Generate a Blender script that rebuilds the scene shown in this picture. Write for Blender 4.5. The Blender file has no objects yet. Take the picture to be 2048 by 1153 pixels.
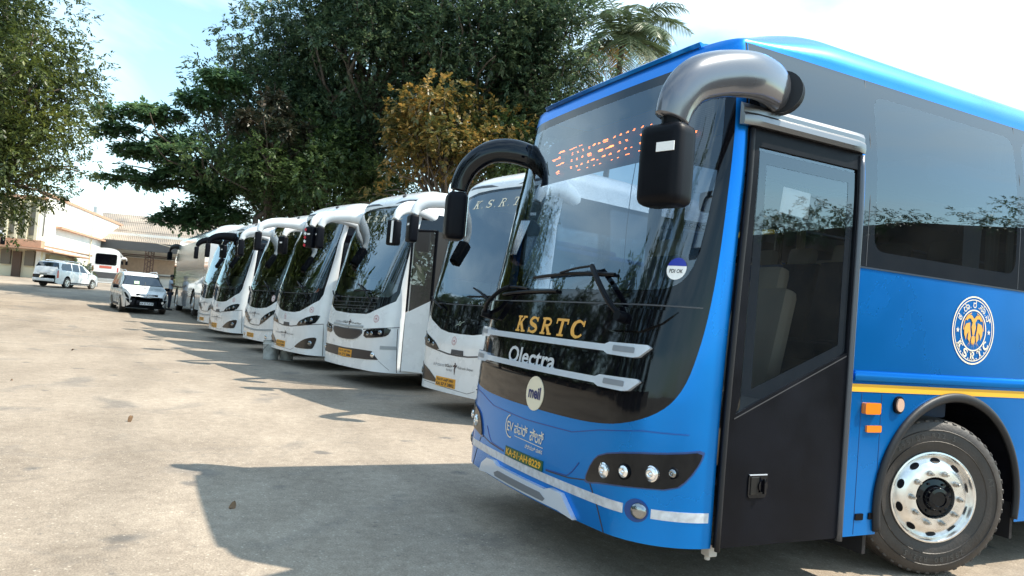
import bpy, bmesh, math, random
from mathutils import Vector, Matrix, noise
from mathutils.geometry import delaunay_2d_cdt

# ---------------------------------------------------------------- camera, world, sun, exposure
sc = bpy.context.scene
COL = sc.collection
rad = math.radians
PITCH, YAW, ROLL, CAMH, FPX = rad(2.07), rad(63.15), rad(4.75), 1.5, 1490.
Fv = Vector((-math.sin(YAW)*math.cos(PITCH), math.cos(YAW)*math.cos(PITCH), math.sin(PITCH)))
R0 = Vector((math.cos(YAW), math.sin(YAW), 0)); U0 = R0.cross(Fv)
Rv = math.cos(ROLL)*R0 + math.sin(ROLL)*U0; Uv = -math.sin(ROLL)*R0 + math.cos(ROLL)*U0
cd = bpy.data.cameras.new('camera'); cam = bpy.data.objects.new('camera', cd); COL.objects.link(cam)
cam.matrix_world = Matrix(((Rv.x, Uv.x, -Fv.x, 0), (Rv.y, Uv.y, -Fv.y, 0), (Rv.z, Uv.z, -Fv.z, CAMH), (0, 0, 0, 1)))
cd.lens = 36*FPX/2048; cd.sensor_width = 36; cd.clip_start = .05; cd.clip_end = 3000
sc.camera = cam
SUN = Vector((.38, .71, 1.0)).normalized()
SUN_EL = math.asin(SUN.z); SUN_AZ = math.atan2(SUN.x, SUN.y)
w = bpy.data.worlds.new('World'); sc.world = w; w.use_nodes = True
nt = w.node_tree; nt.nodes.clear()
wo = nt.nodes.new('ShaderNodeOutputWorld'); bg = nt.nodes.new('ShaderNodeBackground')
sky = nt.nodes.new('ShaderNodeTexSky'); sky.sky_type = 'NISHITA'; sky.sun_disc = False
sky.sun_elevation = SUN_EL; sky.sun_rotation = SUN_AZ
sky.air_density = 1.3; sky.dust_density = 1.6; sky.ozone_density = .5; sky.altitude = 800
# thin high cloud as part of the sky
tc = nt.nodes.new('ShaderNodeTexCoord'); mp = nt.nodes.new('ShaderNodeMapping'); mp.inputs['Scale'].default_value = (1, 1, 2.6)
cn = nt.nodes.new('ShaderNodeTexNoise'); cn.inputs['Scale'].default_value = 2.6; cn.inputs['Detail'].default_value = 7; cn.inputs['Roughness'].default_value = .52; cn.inputs['Distortion'].default_value = .5
cr = nt.nodes.new('ShaderNodeValToRGB'); cr.color_ramp.elements[0].position = .42; cr.color_ramp.elements[1].position = .72
cr.color_ramp.elements[0].color = (.10, .10, .10, 1); cr.color_ramp.elements[1].color = (.8, .8, .8, 1)
mx = nt.nodes.new('ShaderNodeMix'); mx.data_type = 'RGBA'
mx.inputs[7].default_value = (6.0, 7.2, 7.8, 1)
L = nt.links.new
L(tc.outputs['Generated'], mp.inputs['Vector']); L(mp.outputs[0], cn.inputs['Vector']); L(cn.outputs[0], cr.inputs[0]); L(cr.outputs[0], mx.inputs[0])
tn = nt.nodes.new('ShaderNodeMix'); tn.data_type = 'RGBA'; tn.blend_type = 'MULTIPLY'; tn.inputs[0].default_value = 1; tn.inputs[7].default_value = (.87, 1.08, 1.06, 1)
L(sky.outputs[0], tn.inputs[6]); L(tn.outputs[2], mx.inputs[6]); L(mx.outputs[2], bg.inputs[0]); L(bg.outputs[0], wo.inputs[0])
bg.inputs[1].default_value = .135
sd = bpy.data.lights.new('sun', 'SUN'); sd.energy = 4.0; sd.angle = rad(.55); sd.color = (1, .92, .79)
so = bpy.data.objects.new('sun', sd); COL.objects.link(so); so.rotation_euler = SUN.to_track_quat('Z', 'Y').to_euler()
sc.view_settings.view_transform = 'Standard'; sc.view_settings.look = 'None'; sc.view_settings.gamma = 1
sc.view_settings.exposure = 1.05
sc.render.engine = 'CYCLES'
sc.cycles.max_bounces = 8; sc.cycles.transparent_max_bounces = 12; sc.cycles.glossy_bounces = 4

# ---------------------------------------------------------------- materials
MATS = {}
def mat(name, col=(.5, .5, .5), rough=.5, metal=0., coat=0., var=0., vscale=3., bump=0., bscale=40., spec=.5, trans=0.):
    if name in MATS: return MATS[name]
    m = bpy.data.materials.new(name); m.use_nodes = True; MATS[name] = m
    n = m.node_tree; b = n.nodes['Principled BSDF']; l = n.links.new
    b.inputs['Base Color'].default_value = (*col, 1); b.inputs['Roughness'].default_value = rough
    b.inputs['Metallic'].default_value = metal; b.inputs['Specular IOR Level'].default_value = spec
    if coat: b.inputs['Coat Weight'].default_value = coat; b.inputs['Coat Roughness'].default_value = .03
    t = n.nodes.new('ShaderNodeTexCoord')
    if var:
        a = n.nodes.new('ShaderNodeTexNoise'); a.inputs['Scale'].default_value = vscale; a.inputs['Detail'].default_value = 6
        r = n.nodes.new('ShaderNodeMapRange'); r.inputs[1].default_value = .3; r.inputs[2].default_value = .7; r.inputs[3].default_value = 1-var; r.inputs[4].default_value = 1+var*.5
        h = n.nodes.new('ShaderNodeVectorMath'); h.operation = 'SCALE'; h.inputs[0].default_value = col
        l(t.outputs['Object'], a.inputs['Vector']); l(a.outputs[0], r.inputs[0]); l(r.outputs[0], h.inputs['Scale']); l(h.outputs[0], b.inputs['Base Color'])
        q = n.nodes.new('ShaderNodeMapRange'); q.inputs[1].default_value = .3; q.inputs[2].default_value = .75; q.inputs[3].default_value = rough*.8; q.inputs[4].default_value = min(1, rough*1.25)
        l(a.outputs[0], q.inputs[0]); l(q.outputs[0], b.inputs['Roughness'])
    if bump:
        a = n.nodes.new('ShaderNodeTexNoise'); a.inputs['Scale'].default_value = bscale; a.inputs['Detail'].default_value = 4
        u = n.nodes.new('ShaderNodeBump'); u.inputs['Strength'].default_value = bump; u.inputs['Distance'].default_value = .02
        l(t.outputs['Object'], a.inputs['Vector']); l(a.outputs[0], u.inputs['Height']); l(u.outputs[0], b.inputs['Normal'])
    return m
def glass(name, tint=(.5, .55, .55), f0=.06, rough=0.0):
    if name in MATS: return MATS[name]
    m = bpy.data.materials.new(name); m.use_nodes = True; MATS[name] = m
    n = m.node_tree; n.nodes.clear(); l = n.links.new
    o = n.nodes.new('ShaderNodeOutputMaterial'); t = n.nodes.new('ShaderNodeBsdfTransparent'); g = n.nodes.new('ShaderNodeBsdfGlossy')
    g.inputs['Roughness'].default_value = rough; g.inputs['Color'].default_value = (.84, .93, 1, 1); t.inputs[0].default_value = (*tint, 1)
    f = n.nodes.new('ShaderNodeFresnel'); f.inputs[0].default_value = 1.5
    a = n.nodes.new('ShaderNodeMath'); a.operation = 'MULTIPLY_ADD'; a.inputs[1].default_value = 1.35; a.inputs[2].default_value = f0
    x = n.nodes.new('ShaderNodeMixShader')
    l(f.outputs[0], a.inputs[0]); l(a.outputs[0], x.inputs[0]); l(t.outputs[0], x.inputs[1]); l(g.outputs[0], x.inputs[2]); l(x.outputs[0], o.inputs[0])
    return m
def emis(name, col, st):
    m = mat(name, (.02, .02, .02)); b = m.node_tree.nodes['Principled BSDF']
    b.inputs['Emission Color'].default_value = (*col, 1); b.inputs['Emission Strength'].default_value = st
    return m
def leafmat(name, cols, transl=.35):
    m = bpy.data.materials.new(name); m.use_nodes = True; MATS[name] = m
    n = m.node_tree; n.nodes.clear(); l = n.links.new
    o = n.nodes.new('ShaderNodeOutputMaterial'); ge = n.nodes.new('ShaderNodeNewGeometry'); r = n.nodes.new('ShaderNodeValToRGB')
    r.color_ramp.interpolation = 'LINEAR'
    els = r.color_ramp.elements
    els[0].position = 0; els[0].color = (*cols[0], 1); els[1].position = 1; els[1].color = (*cols[-1], 1)
    for i, c in enumerate(cols[1:-1]):
        e = els.new((i+1)/(len(cols)-1)); e.color = (*c, 1)
    tx = n.nodes.new('ShaderNodeTexCoord'); nz = n.nodes.new('ShaderNodeTexNoise'); nz.inputs['Scale'].default_value = .45; nz.inputs['Detail'].default_value = 3
    ad = n.nodes.new('ShaderNodeMath'); ad.operation = 'MULTIPLY_ADD'; ad.inputs[1].default_value = .55
    s2 = n.nodes.new('ShaderNodeMapRange'); s2.inputs[1].default_value = .3; s2.inputs[2].default_value = .7; s2.inputs[3].default_value = -.05; s2.inputs[4].default_value = .5
    l(tx.outputs['Object'], nz.inputs['Vector']); l(nz.outputs[0], s2.inputs[0]); l(ge.outputs['Random Per Island'], ad.inputs[0]); l(s2.outputs[0], ad.inputs[2]); l(ad.outputs[0], r.inputs[0])
    p = n.nodes.new('ShaderNodeBsdfPrincipled'); p.inputs['Roughness'].default_value = .42; p.inputs['Specular IOR Level'].default_value = .5
    t = n.nodes.new('ShaderNodeBsdfTranslucent'); x = n.nodes.new('ShaderNodeMixShader'); x.inputs[0].default_value = transl
    l(r.outputs[0], p.inputs['Base Color']); l(r.outputs[0], t.inputs[0]); l(p.outputs[0], x.inputs[1]); l(t.outputs[0], x.inputs[2]); l(x.outputs[0], o.inputs[0])
    return m

BLUEP = mat('blue_paint', (.0, .205, .68), .3, .68, .2, var=.08, vscale=1.1, spec=.4, bump=.05, bscale=1.7)
BLACKG = mat('gloss_black', (.003, .003, .005), .04, spec=.42)
BLACKM = mat('matt_black', (.004, .0048, .008), .42, var=.6, vscale=2.5, bump=.04, bscale=120, spec=.12)
RUBBER = mat('rubber', (.014, .015, .018), .5, bump=.05, spec=.3)
TYRE = mat('tyre_rubber', (.045, .038, .034), .55, var=.4, vscale=6, bump=.15, bscale=60)
CHROME = mat('chrome', (.8, .81, .83), .16, 1.)
ALU = mat('polished_aluminium', (.86, .85, .83), .30, .9, var=.25, vscale=11)
SILVER = mat('silver_paint', (.62, .68, .77), .35, .3, .6)
WHITEP = mat('white_paint', (.79, .81, .82), .28, 0, .6, var=.11, vscale=2.3)
GREYP = mat('grey_plastic', (.06, .062, .07), .5)
GOLD = mat('gold_vinyl', (.75, .38, .07), .35)
YEL = mat('yellow_vinyl', (.8, .42, .03), .4)
CREAMV = mat('cream_vinyl', (.8, .72, .55), .4)
WHITEV = mat('white_vinyl', (.85, .86, .86), .35)
SILVERV = mat('reflective_tape', (.62, .66, .72), .35, .3, var=.25, vscale=25)
ORANGE = mat('orange_lens', (.8, .22, .015), .12, coat=.8)
DARKV = mat('dark_vinyl', (.03, .03, .035), .4)
MAROON = mat('maroon_vinyl', (.35, .06, .08), .4)
NAVYV = mat('navy_vinyl', (.01, .02, .12), .4)
PLATEY = mat('plate_yellow', (.8, .36, .03), .45, var=.12, vscale=12)
LENS = glass('lamp_lens', (.8, .82, .85), .06)
WSG = glass('windshield_glass', (.44, .54, .64), .05)
SIDEG = glass('side_tint_glass', (.19, .22, .26), .07)
DOORG = glass('door_glass', (.62, .64, .66), .09)
WWSG = glass('coach_windshield_glass', (.5, .58, .56), .09)
DARKG = mat('dark_window', (.012, .016, .022), .02, spec=.5); DARKG.node_tree.nodes['Principled BSDF'].inputs['IOR'].default_value = 1.95
for _m in (DARKG, BLACKG): _m.node_tree.nodes['Principled BSDF'].inputs['Specular Tint'].default_value = (.8, .91, 1, 1)
SEATM = mat('seat_fabric', (.03, .05, .09), .8, bump=.2)
SEATL = mat('seat_leather', (.42, .36, .27), .5)
DASHM = mat('dashboard_plastic', (.035, .037, .04), .6)
INTW = mat('interior_panel', (.42, .42, .4), .7)
CURT = mat('curtain_cloth', (.5, .46, .34), .85)
YCURT = mat('yellow_curtain', (.72, .6, .12), .85)
BARK = mat('bark', (.1, .075, .055), .9, var=.4, vscale=4, bump=.8, bscale=12)

# ---------------------------------------------------------------- object helpers
def link(o, parent=None):
    COL.objects.link(o)
    if parent is not None: o.parent = parent
    return o
def tag(o, label=None, cat=None, group=None, kind=None):
    if label: o['label'] = label
    if cat: o['category'] = cat
    if group: o['group'] = group
    if kind: o['kind'] = kind
    return o
def mesh(name, vs, fs, m, parent=None, smooth=True, normals=None, mats=None, midx=None):
    me = bpy.data.meshes.new(name); me.from_pydata(vs, [], fs)
    for q in (mats or [m]): me.materials.append(q)
    if midx: me.polygons.foreach_set('material_index', midx)
    if smooth: me.polygons.foreach_set('use_smooth', [True]*len(me.polygons))
    me.update()
    if normals is not None: me.normals_split_custom_set_from_vertices(normals)
    return link(bpy.data.objects.new(name, me), parent)
def empty(name, loc=(0, 0, 0), rz=0., label=None, cat=None, group=None):
    o = bpy.data.objects.new(name, None); COL.objects.link(o); o.location = loc; o.rotation_euler = (0, 0, rz); o.empty_display_size = .3
    return tag(o, label, cat, group)
def bobj(name, bm, m, parent=None, smooth=False, auto=None):
    me = bpy.data.meshes.new(name); bm.normal_update(); bm.to_mesh(me); bm.free(); me.materials.append(m)
    if smooth or auto: me.polygons.foreach_set('use_smooth', [True]*len(me.polygons))
    if auto: me.set_sharp_from_angle(angle=rad(auto))
    return link(bpy.data.objects.new(name, me), parent)
def copy_tree(o, parent=None):
    c = o.copy(); COL.objects.link(c)
    if parent is not None:
        c.parent = parent
    for ch in [x for x in o.children]: copy_tree(ch, c)
    return c
def box(bm, c, s, bev=0., rot=None, seg=2):
    r = bmesh.ops.create_cube(bm, size=1); vs = r['verts']
    M = Matrix.Translation(c) @ (rot.to_4x4() if rot is not None else Matrix()) @ Matrix.Diagonal((*s, 1))
    bmesh.ops.transform(bm, matrix=M, verts=vs)
    if bev:
        es = list({e for v in vs for e in v.link_edges})
        bmesh.ops.bevel(bm, geom=es, offset=bev, segments=seg, affect='EDGES', profile=.6)
def cyl(bm, a, b, r1, r2=None, n=16, caps=True):
    a, b = Vector(a), Vector(b); d = b-a
    q = d.to_track_quat('Z', 'Y').to_matrix().to_4x4()
    bmesh.ops.create_cone(bm, cap_ends=caps, segments=n, radius1=r1, radius2=r1 if r2 is None else r2, depth=d.length, matrix=Matrix.Translation((a+b)/2) @ q)
def lathe(bm, prof, M=Matrix(), n=48):
    rings = []
    for r, z in prof:
        rings.append([bm.verts.new(M @ Vector((r*math.cos(2*math.pi*i/n), r*math.sin(2*math.pi*i/n), z))) for i in range(n)] if r > 1e-5 else [bm.verts.new(M @ Vector((0, 0, z)))])
    for a, b in zip(rings, rings[1:]):
        for i in range(n):
            j = (i+1) % n
            if len(a) == 1 and len(b) == 1: continue
            if len(a) == 1: bm.faces.new((a[0], b[i], b[j]))
            elif len(b) == 1: bm.faces.new((a[i], b[0], a[j]))
            else: bm.faces.new((a[i], b[i], b[j], a[j]))
def catmull(pts, k=6):
    P = [pts[0]]+list(pts)+[pts[-1]]; out = []
    for i in range(1, len(P)-2):
        for t in range(k):
            t /= k
            out.append(tuple(.5*((2*b)+(c-a)*t+(2*a-5*b+4*c-d)*t*t+(-a+3*b-3*c+d)*t**3) for a, b, c, d in zip(P[i-1], P[i], P[i+1], P[i+2])))
    out.append(tuple(P[-2])); return out
def tube(bm, pts, n=10, k=6, squash=1., up=(0, 0, 1), caps=True):
    """pts: (x,y,z,r) control points"""
    pp = catmull(pts, k) if k > 1 else pts
    rings = []; N = None
    for i, p in enumerate(pp):
        a = Vector(pp[max(0, i-1)][:3]); b = Vector(pp[min(len(pp)-1, i+1)][:3]); t = (b-a).normalized()
        if N is None: N = Vector(up)
        N = (N - t*N.dot(t)); N = N.normalized() if N.length > 1e-4 else t.orthogonal().normalized()
        B = t.cross(N); c = Vector(p[:3]); r = p[3]
        rings.append([bm.verts.new(c + N*(r*math.cos(2*math.pi*j/n)) + B*(r*squash*math.sin(2*math.pi*j/n))) for j in range(n)])
    for a, b in zip(rings, rings[1:]):
        for j in range(n):
            q = (j+1) % n; bm.faces.new((a[j], a[q], b[q], b[j]))
    if caps:
        bm.faces.new(rings[0][::-1]); bm.faces.new(rings[-1])
def smo(t): t = max(0., min(1., t)); return t*t*(3-2*t)
def interp(tab, v):
    if v <= tab[0][0]: return tab[0][1]
    for (a, b), (c, d) in zip(tab, tab[1:]):
        if v <= c: return b+(d-b)*(v-a)/(c-a)
    return tab[-1][1]
# the yard climbs gently towards the depot
def G(x, y=0):
    t = max(0., -x-22); s = .0235*(t if t > 6 else t*t/12+0) - (.0235*3 if t > 6 else 0)
    return min(1.3, max(0, s))

# ---------------------------------------------------------------- bus shell: a surface P(s, v); s runs round the plan from the front centre, v is height
class Surf:
    def __init__(S, a=1.275, rc=.45, Rf=7., zc=3.17, hr=.33, tin=.1, tz=2.3, fy=None, Lr=1.1, n=2.3, fr=1.1, z0=.33, ramp=None):
        S.ramp = ramp; S.a, S.rc, S.Rf, S.zc, S.hr, S.tin, S.tz, S.Lr, S.n, S.fr, S.z0, S.fy = a, rc, Rf, zc, hr, tin, tz, Lr, n, fr, z0, fy
        S.phi0 = math.asin((a-rc)/(Rf-rc)); S.s1 = Rf*S.phi0; S.s2 = S.s1+rc*(math.pi/2-S.phi0)
        S.yc = Rf-math.sqrt((Rf-rc)**2-(a-rc)**2); S.vmax = zc+Lr
    def outline(S, s):
        g = 1 if s >= 0 else -1; u = abs(s)
        if u < S.s1: f = u/S.Rf; x, y = S.Rf*math.sin(f), S.Rf*(1-math.cos(f))
        elif u < S.s2: f = S.phi0+(u-S.s1)/S.rc; x, y = S.a-S.rc+S.rc*math.sin(f), S.yc-S.rc*math.cos(f)
        else: x, y = S.a, S.yc+(u-S.s2)
        return g*x, y
    def p0(S, s, v):
        x0, y0 = S.outline(s)
        if v <= S.zc:
            F = interp(S.fy, v); t = max(0., (v-S.tz)/(S.zc-S.tz)); sx = 1-S.tin*t*t/S.a; z = v
        else:
            t = min(1., (v-S.zc)/S.Lr)*math.pi/2; c = max(0., math.cos(t))
            F = interp(S.fy, S.zc)+S.fr*(1-c**(2/S.n)); sx = (1-S.tin/S.a)*c**(2/S.n); z = S.zc+S.hr*max(0., math.sin(t))**(2/S.n)
        w = max(0., 1-y0/max(.7, 1.6*F))**1.3; y = y0+F*w
        if S.ramp and v > S.zc: z = S.zc+(z-S.zc)*(S.ramp[0]+(1-S.ramp[0])*smo((y-.2)/S.ramp[1]))
        return Vector((x0*sx, y, z))
    def N(S, s, v):
        e = .012; v = min(v, S.vmax-.05)
        a = S.p0(s+e, v)-S.p0(s-e, v); b = S.p0(s, v+e)-S.p0(s, v-e)
        n = a.cross(b); return n.normalized() if n.length > 1e-9 else Vector((0, 0, 1))
    def P(S, s, v, off=0.):
        p = S.p0(s, v)
        return p+S.N(s, v)*off if off else p
def inside(pt, poly):
    x, y = pt; c = False; j = len(poly)-1
    for i in range(len(poly)):
        xi, yi = poly[i]; xj, yj = poly[j]
        if (yi > y) != (yj > y) and x < (xj-xi)*(y-yi)/(yj-yi)+xi: c = not c
        j = i
    return c
def chaikin(p, k=2, keep=()):
    for _ in range(k):
        q = []
        for i in range(len(p)):
            a, b = p[i], p[(i+1) % len(p)]
            q += [(a[0]*.75+b[0]*.25, a[1]*.75+b[1]*.25), (a[0]*.25+b[0]*.75, a[1]*.25+b[1]*.75)]
        p = q
    return p
def rrect(x0, y0, x1, y1, r, k=4):
    o = []
    for cx, cy, a in ((x1-r, y1-r, 0), (x0+r, y1-r, 90), (x0+r, y0+r, 180), (x1-r, y0+r, 270)):
        for i in range(k+1):
            t = rad(a+90*i/k); o.append((cx+r*math.cos(t), cy+r*math.sin(t)))
    return o
def mirr(p): return [(-x, y) for x, y in p][::-1]
def sym(p): return p+[(-x, y) for x, y in p if abs(x) > 1e-6][::-1]
def circ(cx, cy, rx, ry=None, n=24): return [(cx+rx*math.cos(2*math.pi*i/n), cy+(ry or rx)*math.sin(2*math.pi*i/n)) for i in range(n)]
def dens(poly, step):
    o = []
    for i in range(len(poly)):
        a, b = poly[i], poly[(i+1) % len(poly)]; d = math.hypot(b[0]-a[0], b[1]-a[1]); k = max(1, int(d/step))
        o += [(a[0]+(b[0]-a[0])*t/k, a[1]+(b[1]-a[1])*t/k) for t in range(k)]
    return o
def cdt(pts, loops):
    vs = [Vector(p) for p in pts]; es = []
    for lp in loops:
        b = len(vs); vs += [Vector(p) for p in lp]; es += [(b+i, b+(i+1) % len(lp)) for i in range(len(lp))]
    r = delaunay_2d_cdt(vs, es, [], 0, 1e-5)
    return r[0], r[2]
def shell(S, smax, regions, body, root, name='body', holes=(), fine=1.9, fstep=.07, cstep=.5, vstep=.09):
    """regions: (part name, [polys], material, label) - returns dict of objects"""
    ss = []; s = 0.
    while s < smax: ss.append(s); s += fstep if s < fine else cstep
    ss.append(smax); ss = sorted(set([-x for x in ss]+ss))
    nv = int((S.vmax-S.z0)/vstep); vv = [S.z0+(S.vmax-S.z0)*i/nv for i in range(nv+1)]
    vv = vv[:-1]+[S.vmax-.002]
    dom = [(-smax, S.z0), (smax, S.z0), (smax, vv[-1]), (-smax, vv[-1])]
    pts = [(s, v) for s in ss for v in vv]
    loops = [dens(dom, .3)]
    for _, ps, _, _ in regions: loops += [dens(p, .12) for p in ps]
    for h in holes: loops.append(dens(h, .12))
    V, Fc = cdt(pts, loops)
    groups = {}
    for f in Fc:
        cx = sum(V[i].x for i in f)/3; cy = sum(V[i].y for i in f)/3
        if not inside((cx, cy), dom) or any(inside((cx, cy), h) for h in holes): continue
        k = -1
        for i, (_, ps, _, _) in enumerate(regions):
            if any(inside((cx, cy), p) for p in ps): k = i; break
        groups.setdefault(k, []).append(f)
    out = {}
    P = [None]*len(V)
    for k, fs in groups.items():
        idx = {}; vs = []; ns = []
        for f in fs:
            for i in f:
                if i not in idx:
                    idx[i] = len(vs); s, v = V[i].x, V[i].y; vs.append(S.p0(s, v)); ns.append(S.N(s, v))
        nm, mt, lb = (name, body, None) if k < 0 else (regions[k][0], regions[k][2], regions[k][3])
        # one object per connected polygon for regions with several polys
        if k >= 0 and len(regions[k][1]) > 1:
            for p in regions[k][1]:
                sub = [f for f in fs if inside((sum(V[i].x for i in f)/3, sum(V[i].y for i in f)/3), p)]
                if not sub: continue
                ix = {}; v2 = []; n2 = []
                for f in sub:
                    for i in f:
                        if i not in ix: ix[i] = len(v2); v2.append(vs[idx[i]]); n2.append(ns[idx[i]])
                o = mesh(nm, v2, [[ix[i] for i in f] for f in sub], mt, root, normals=n2)
                if lb: o['label'] = lb
                out.setdefault(nm, []).append(o)
        else:
            o = mesh(nm, vs, [[idx[i] for i in f] for f in fs], mt, root, normals=ns)
            if lb: o['label'] = lb
            out.setdefault(nm, []).append(o)
    return out
def patch(S, poly, m, name, parent, off=.002, th=0., step=.06, holes=(), label=None):
    """a panel lying on the shell, th thick, with rim walls"""
    poly = dens(poly, step)
    xs = [p[0] for p in poly]; ys = [p[1] for p in poly]
    pts = []; nx = int((max(xs)-min(xs))/step); ny = int((max(ys)-min(ys))/step)
    for i in range(1, nx+1):
        for j in range(1, ny+1):
            q = (min(xs)+i*step*.997, min(ys)+j*step*.997)
            if inside(q, poly): pts.append(q)
    hs = [dens(h, step) for h in holes]
    V, Fc = cdt(pts, [poly]+hs)
    fs = []
    for f in Fc:
        c = (sum(V[i].x for i in f)/3, sum(V[i].y for i in f)/3)
        if inside(c, poly) and not any(inside(c, h) for h in hs): fs.append(list(f))
    vs = [S.P(v.x, v.y, off+th) for v in V]; ns = [S.N(v.x, v.y) for v in V]
    if th:
        for lp, sg in [(poly, 1)]+[(h, -1) for h in hs]:
            b = len(vs); n = len(lp)
            area = sum(lp[i][0]*lp[(i+1) % n][1]-lp[(i+1) % n][0]*lp[i][1] for i in range(n))
            for i in range(n):
                x, y = lp[i]; dx = lp[(i+1) % n][0]-lp[i-1][0]; dy = lp[(i+1) % n][1]-lp[i-1][1]
                g = (1 if area > 0 else -1)*sg
                o2 = S.P(x+dy*1e-3*g, y-dx*1e-3*g)-S.P(x, y)
                nn = o2.normalized() if o2.length > 1e-9 else S.N(x, y)
                vs += [S.P(x, y, off+th), S.P(x, y, -.004)]; ns += [nn, nn]
            for i in range(n):
                j = (i+1) % n; q = [b+2*i, b+2*i+1, b+2*j+1, b+2*j]
                fs.append(q if area*sg > 0 else q[::-1])
    o = mesh(name, vs, fs, m, parent, normals=ns)
    if label: o['label'] = label
    return o
def band(S, line, w, m, name, parent, off=.002, th=0., step=.06):
    """strip of width w along an open polyline in (s,v)"""
    a, b = [], []
    for i, p in enumerate(line):
        q0 = line[max(0, i-1)]; q1 = line[min(len(line)-1, i+1)]; dx, dy = q1[0]-q0[0], q1[1]-q0[1]; l = math.hypot(dx, dy) or 1
        a.append((p[0]-dy/l*w/2, p[1]+dx/l*w/2)); b.append((p[0]+dy/l*w/2, p[1]-dx/l*w/2))
    return patch(S, a[::-1]+b if False else b+a[::-1], m, name, parent, off, th, step)
_tc = {}
def textmesh(body, bold=0., shear=0.):
    k = (body, bold, shear)
    if k in _tc: return _tc[k]
    c = bpy.data.curves.new('t', 'FONT'); c.body = body; c.size = 1; c.offset = bold; c.shear = shear; c.fill_mode = 'FRONT'; c.resolution_u = 3
    o = bpy.data.objects.new('t', c); COL.objects.link(o)
    dg = bpy.context.evaluated_depsgraph_get(); me = o.evaluated_get(dg).to_mesh()
    vs = [tuple(v.co[:2]) for v in me.vertices]; fs = [tuple(p.vertices) for p in me.polygons]
    COL.objects.unlink(o); bpy.data.objects.remove(o); bpy.data.curves.remove(c)
    _tc[k] = (vs, fs); return vs, fs
def fit(vs, x0, y0, x1, y1, keep=False):
    xs = [v[0] for v in vs]; ys = [v[1] for v in vs]; a, b, c, d = min(xs), max(xs), min(ys), max(ys)
    sx = (x1-x0)/(b-a or 1); sy = (y1-y0)/(d-c or 1)
    return [(x0+(x-a)*sx, y0+(y-c)*sy) for x, y in vs]
def ribbon(path, w):
    """thick polyline -> verts, faces (2D)"""
    vs = []; fs = []
    for i, p in enumerate(path):
        a = path[max(0, i-1)]; b = path[min(len(path)-1, i+1)]; dx, dy = b[0]-a[0], b[1]-a[1]; l = math.hypot(dx, dy) or 1
        ww = (w[i] if isinstance(w, (list, tuple)) else w)/2
        vs += [(p[0]-dy/l*ww, p[1]+dx/l*ww), (p[0]+dy/l*ww, p[1]-dx/l*ww)]
    for i in range(len(path)-1): fs.append((2*i, 2*i+1, 2*i+3, 2*i+2))
    return vs, fs
def arcp(cx, cy, rx, ry, a0, a1, n=14): return [(cx+rx*math.cos(rad(a0+(a1-a0)*i/n)), cy+ry*math.sin(rad(a0+(a1-a0)*i/n))) for i in range(n+1)]
def slab(ch, w=.22, sf=.12):
    """slab-serif capital in a unit box, as list of (verts, faces)"""
    h = lambda x0, x1, y: ribbon([(x0, y), (x1, y)], sf)
    v = lambda x, y0=0, y1=1: ribbon([(x, y0), (x, y1)], w)
    e = sf/2
    if ch == 'K': return [v(.22), h(0, .46, e), h(0, .46, 1-e), ribbon([(.3, .42), (.74, .95)], w*.75), ribbon([(.42, .58), (.82, .03)], w*1.05), h(.58, 1, 1-e), h(.6, 1.05, e)]
    if ch == 'T': return [v(.5), h(.24, .76, e), ribbon([(0, 1-e), (1, 1-e)], sf*1.2), ribbon([(.05, .97), (.05, .7)], sf*.9), ribbon([(.95, .97), (.95, .7)], sf*.9)]
    if ch == 'R': return [v(.22), h(0, .46, e), h(.0, .4, 1-e), ribbon([(.22, 1-e)]+[(.5, 1-e)]+arcp(.5, .74, .3, .2, 90, -90)+[(.22, .54)], sf*1.25), ribbon([(.48, .52), (.66, .3), (.84, .05)], w*.95), h(.66, 1.04, e)]
    if ch == 'S': return [ribbon(arcp(.5, .73, .34, .21, 20, 200, 12)+[(.3, .56), (.5, .5), (.7, .44)]+arcp(.5, .26, .36, .2, 40, -160, 14)[1:], [sf*1.1]*6+[w*.9]*4+[w*1.1]*6+[w*.9]*8+[sf*1.1]*8), ribbon([(.85, .99), (.85, .7)], sf*.8), ribbon([(.13, .32), (.13, .02)], sf*.8)]
    if ch == 'C': return [ribbon(arcp(.52, .5, .42, .44, 38, 322, 26), [sf*1.1]*5+[w*.8]*4+[w*1.15]*9+[w*.8]*4+[sf*1.1]*5), ribbon([(.9, .99), (.9, .66)], sf*.8)]
    if ch == '.': return [ribbon([(.4, .08), (.6, .08)], .16)]
    return []
def joinm(parts):
    vs, fs = [], []
    for a, b in parts:
        k = len(vs); vs += list(a); fs += [tuple(i+k for i in f) for f in b]
    return vs, fs
def word(txt, cellw, gap, w=.22, sf=.12, shear=0.):
    parts = []; x = 0
    for ch in txt:
        cw = cellw*(.4 if ch == '.' else 1)
        for a, b in slab(ch, w, sf): parts.append(([(x+p[0]*cw+shear*p[1], p[1]) for p in a], b))
        x += cw+gap
    return joinm(parts)
def decal(S, vf, m, name, parent, off=.004, label=None, th=0.):
    vs, fs = vf
    V = [S.P(x, y, off) for x, y in vs]; N = [S.N(x, y) for x, y in vs]
    F2 = []
    for f in fs:   # keep faces pointing outwards
        a = sum(vs[f[i]][0]*vs[f[(i+1) % len(f)]][1]-vs[f[(i+1) % len(f)]][0]*vs[f[i]][1] for i in range(len(f)))
        F2.append(f if a > 0 else f[::-1])
    o = mesh(name, V, F2, m, parent, normals=N)
    if label: o['label'] = label
    return o
def text_on(S, body, x0, y0, x1, y1, m, name, parent, off=.004, bold=0., shear=0., label=None, slope=0.):
    vs, fs = textmesh(body, bold, shear); vs = fit(vs, x0, y0, x1, y1)
    if slope: vs = [(x, y+slope*(x-x0)) for x, y in vs]
    return decal(S, (vs, fs), m, name, parent, off, label)
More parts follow.
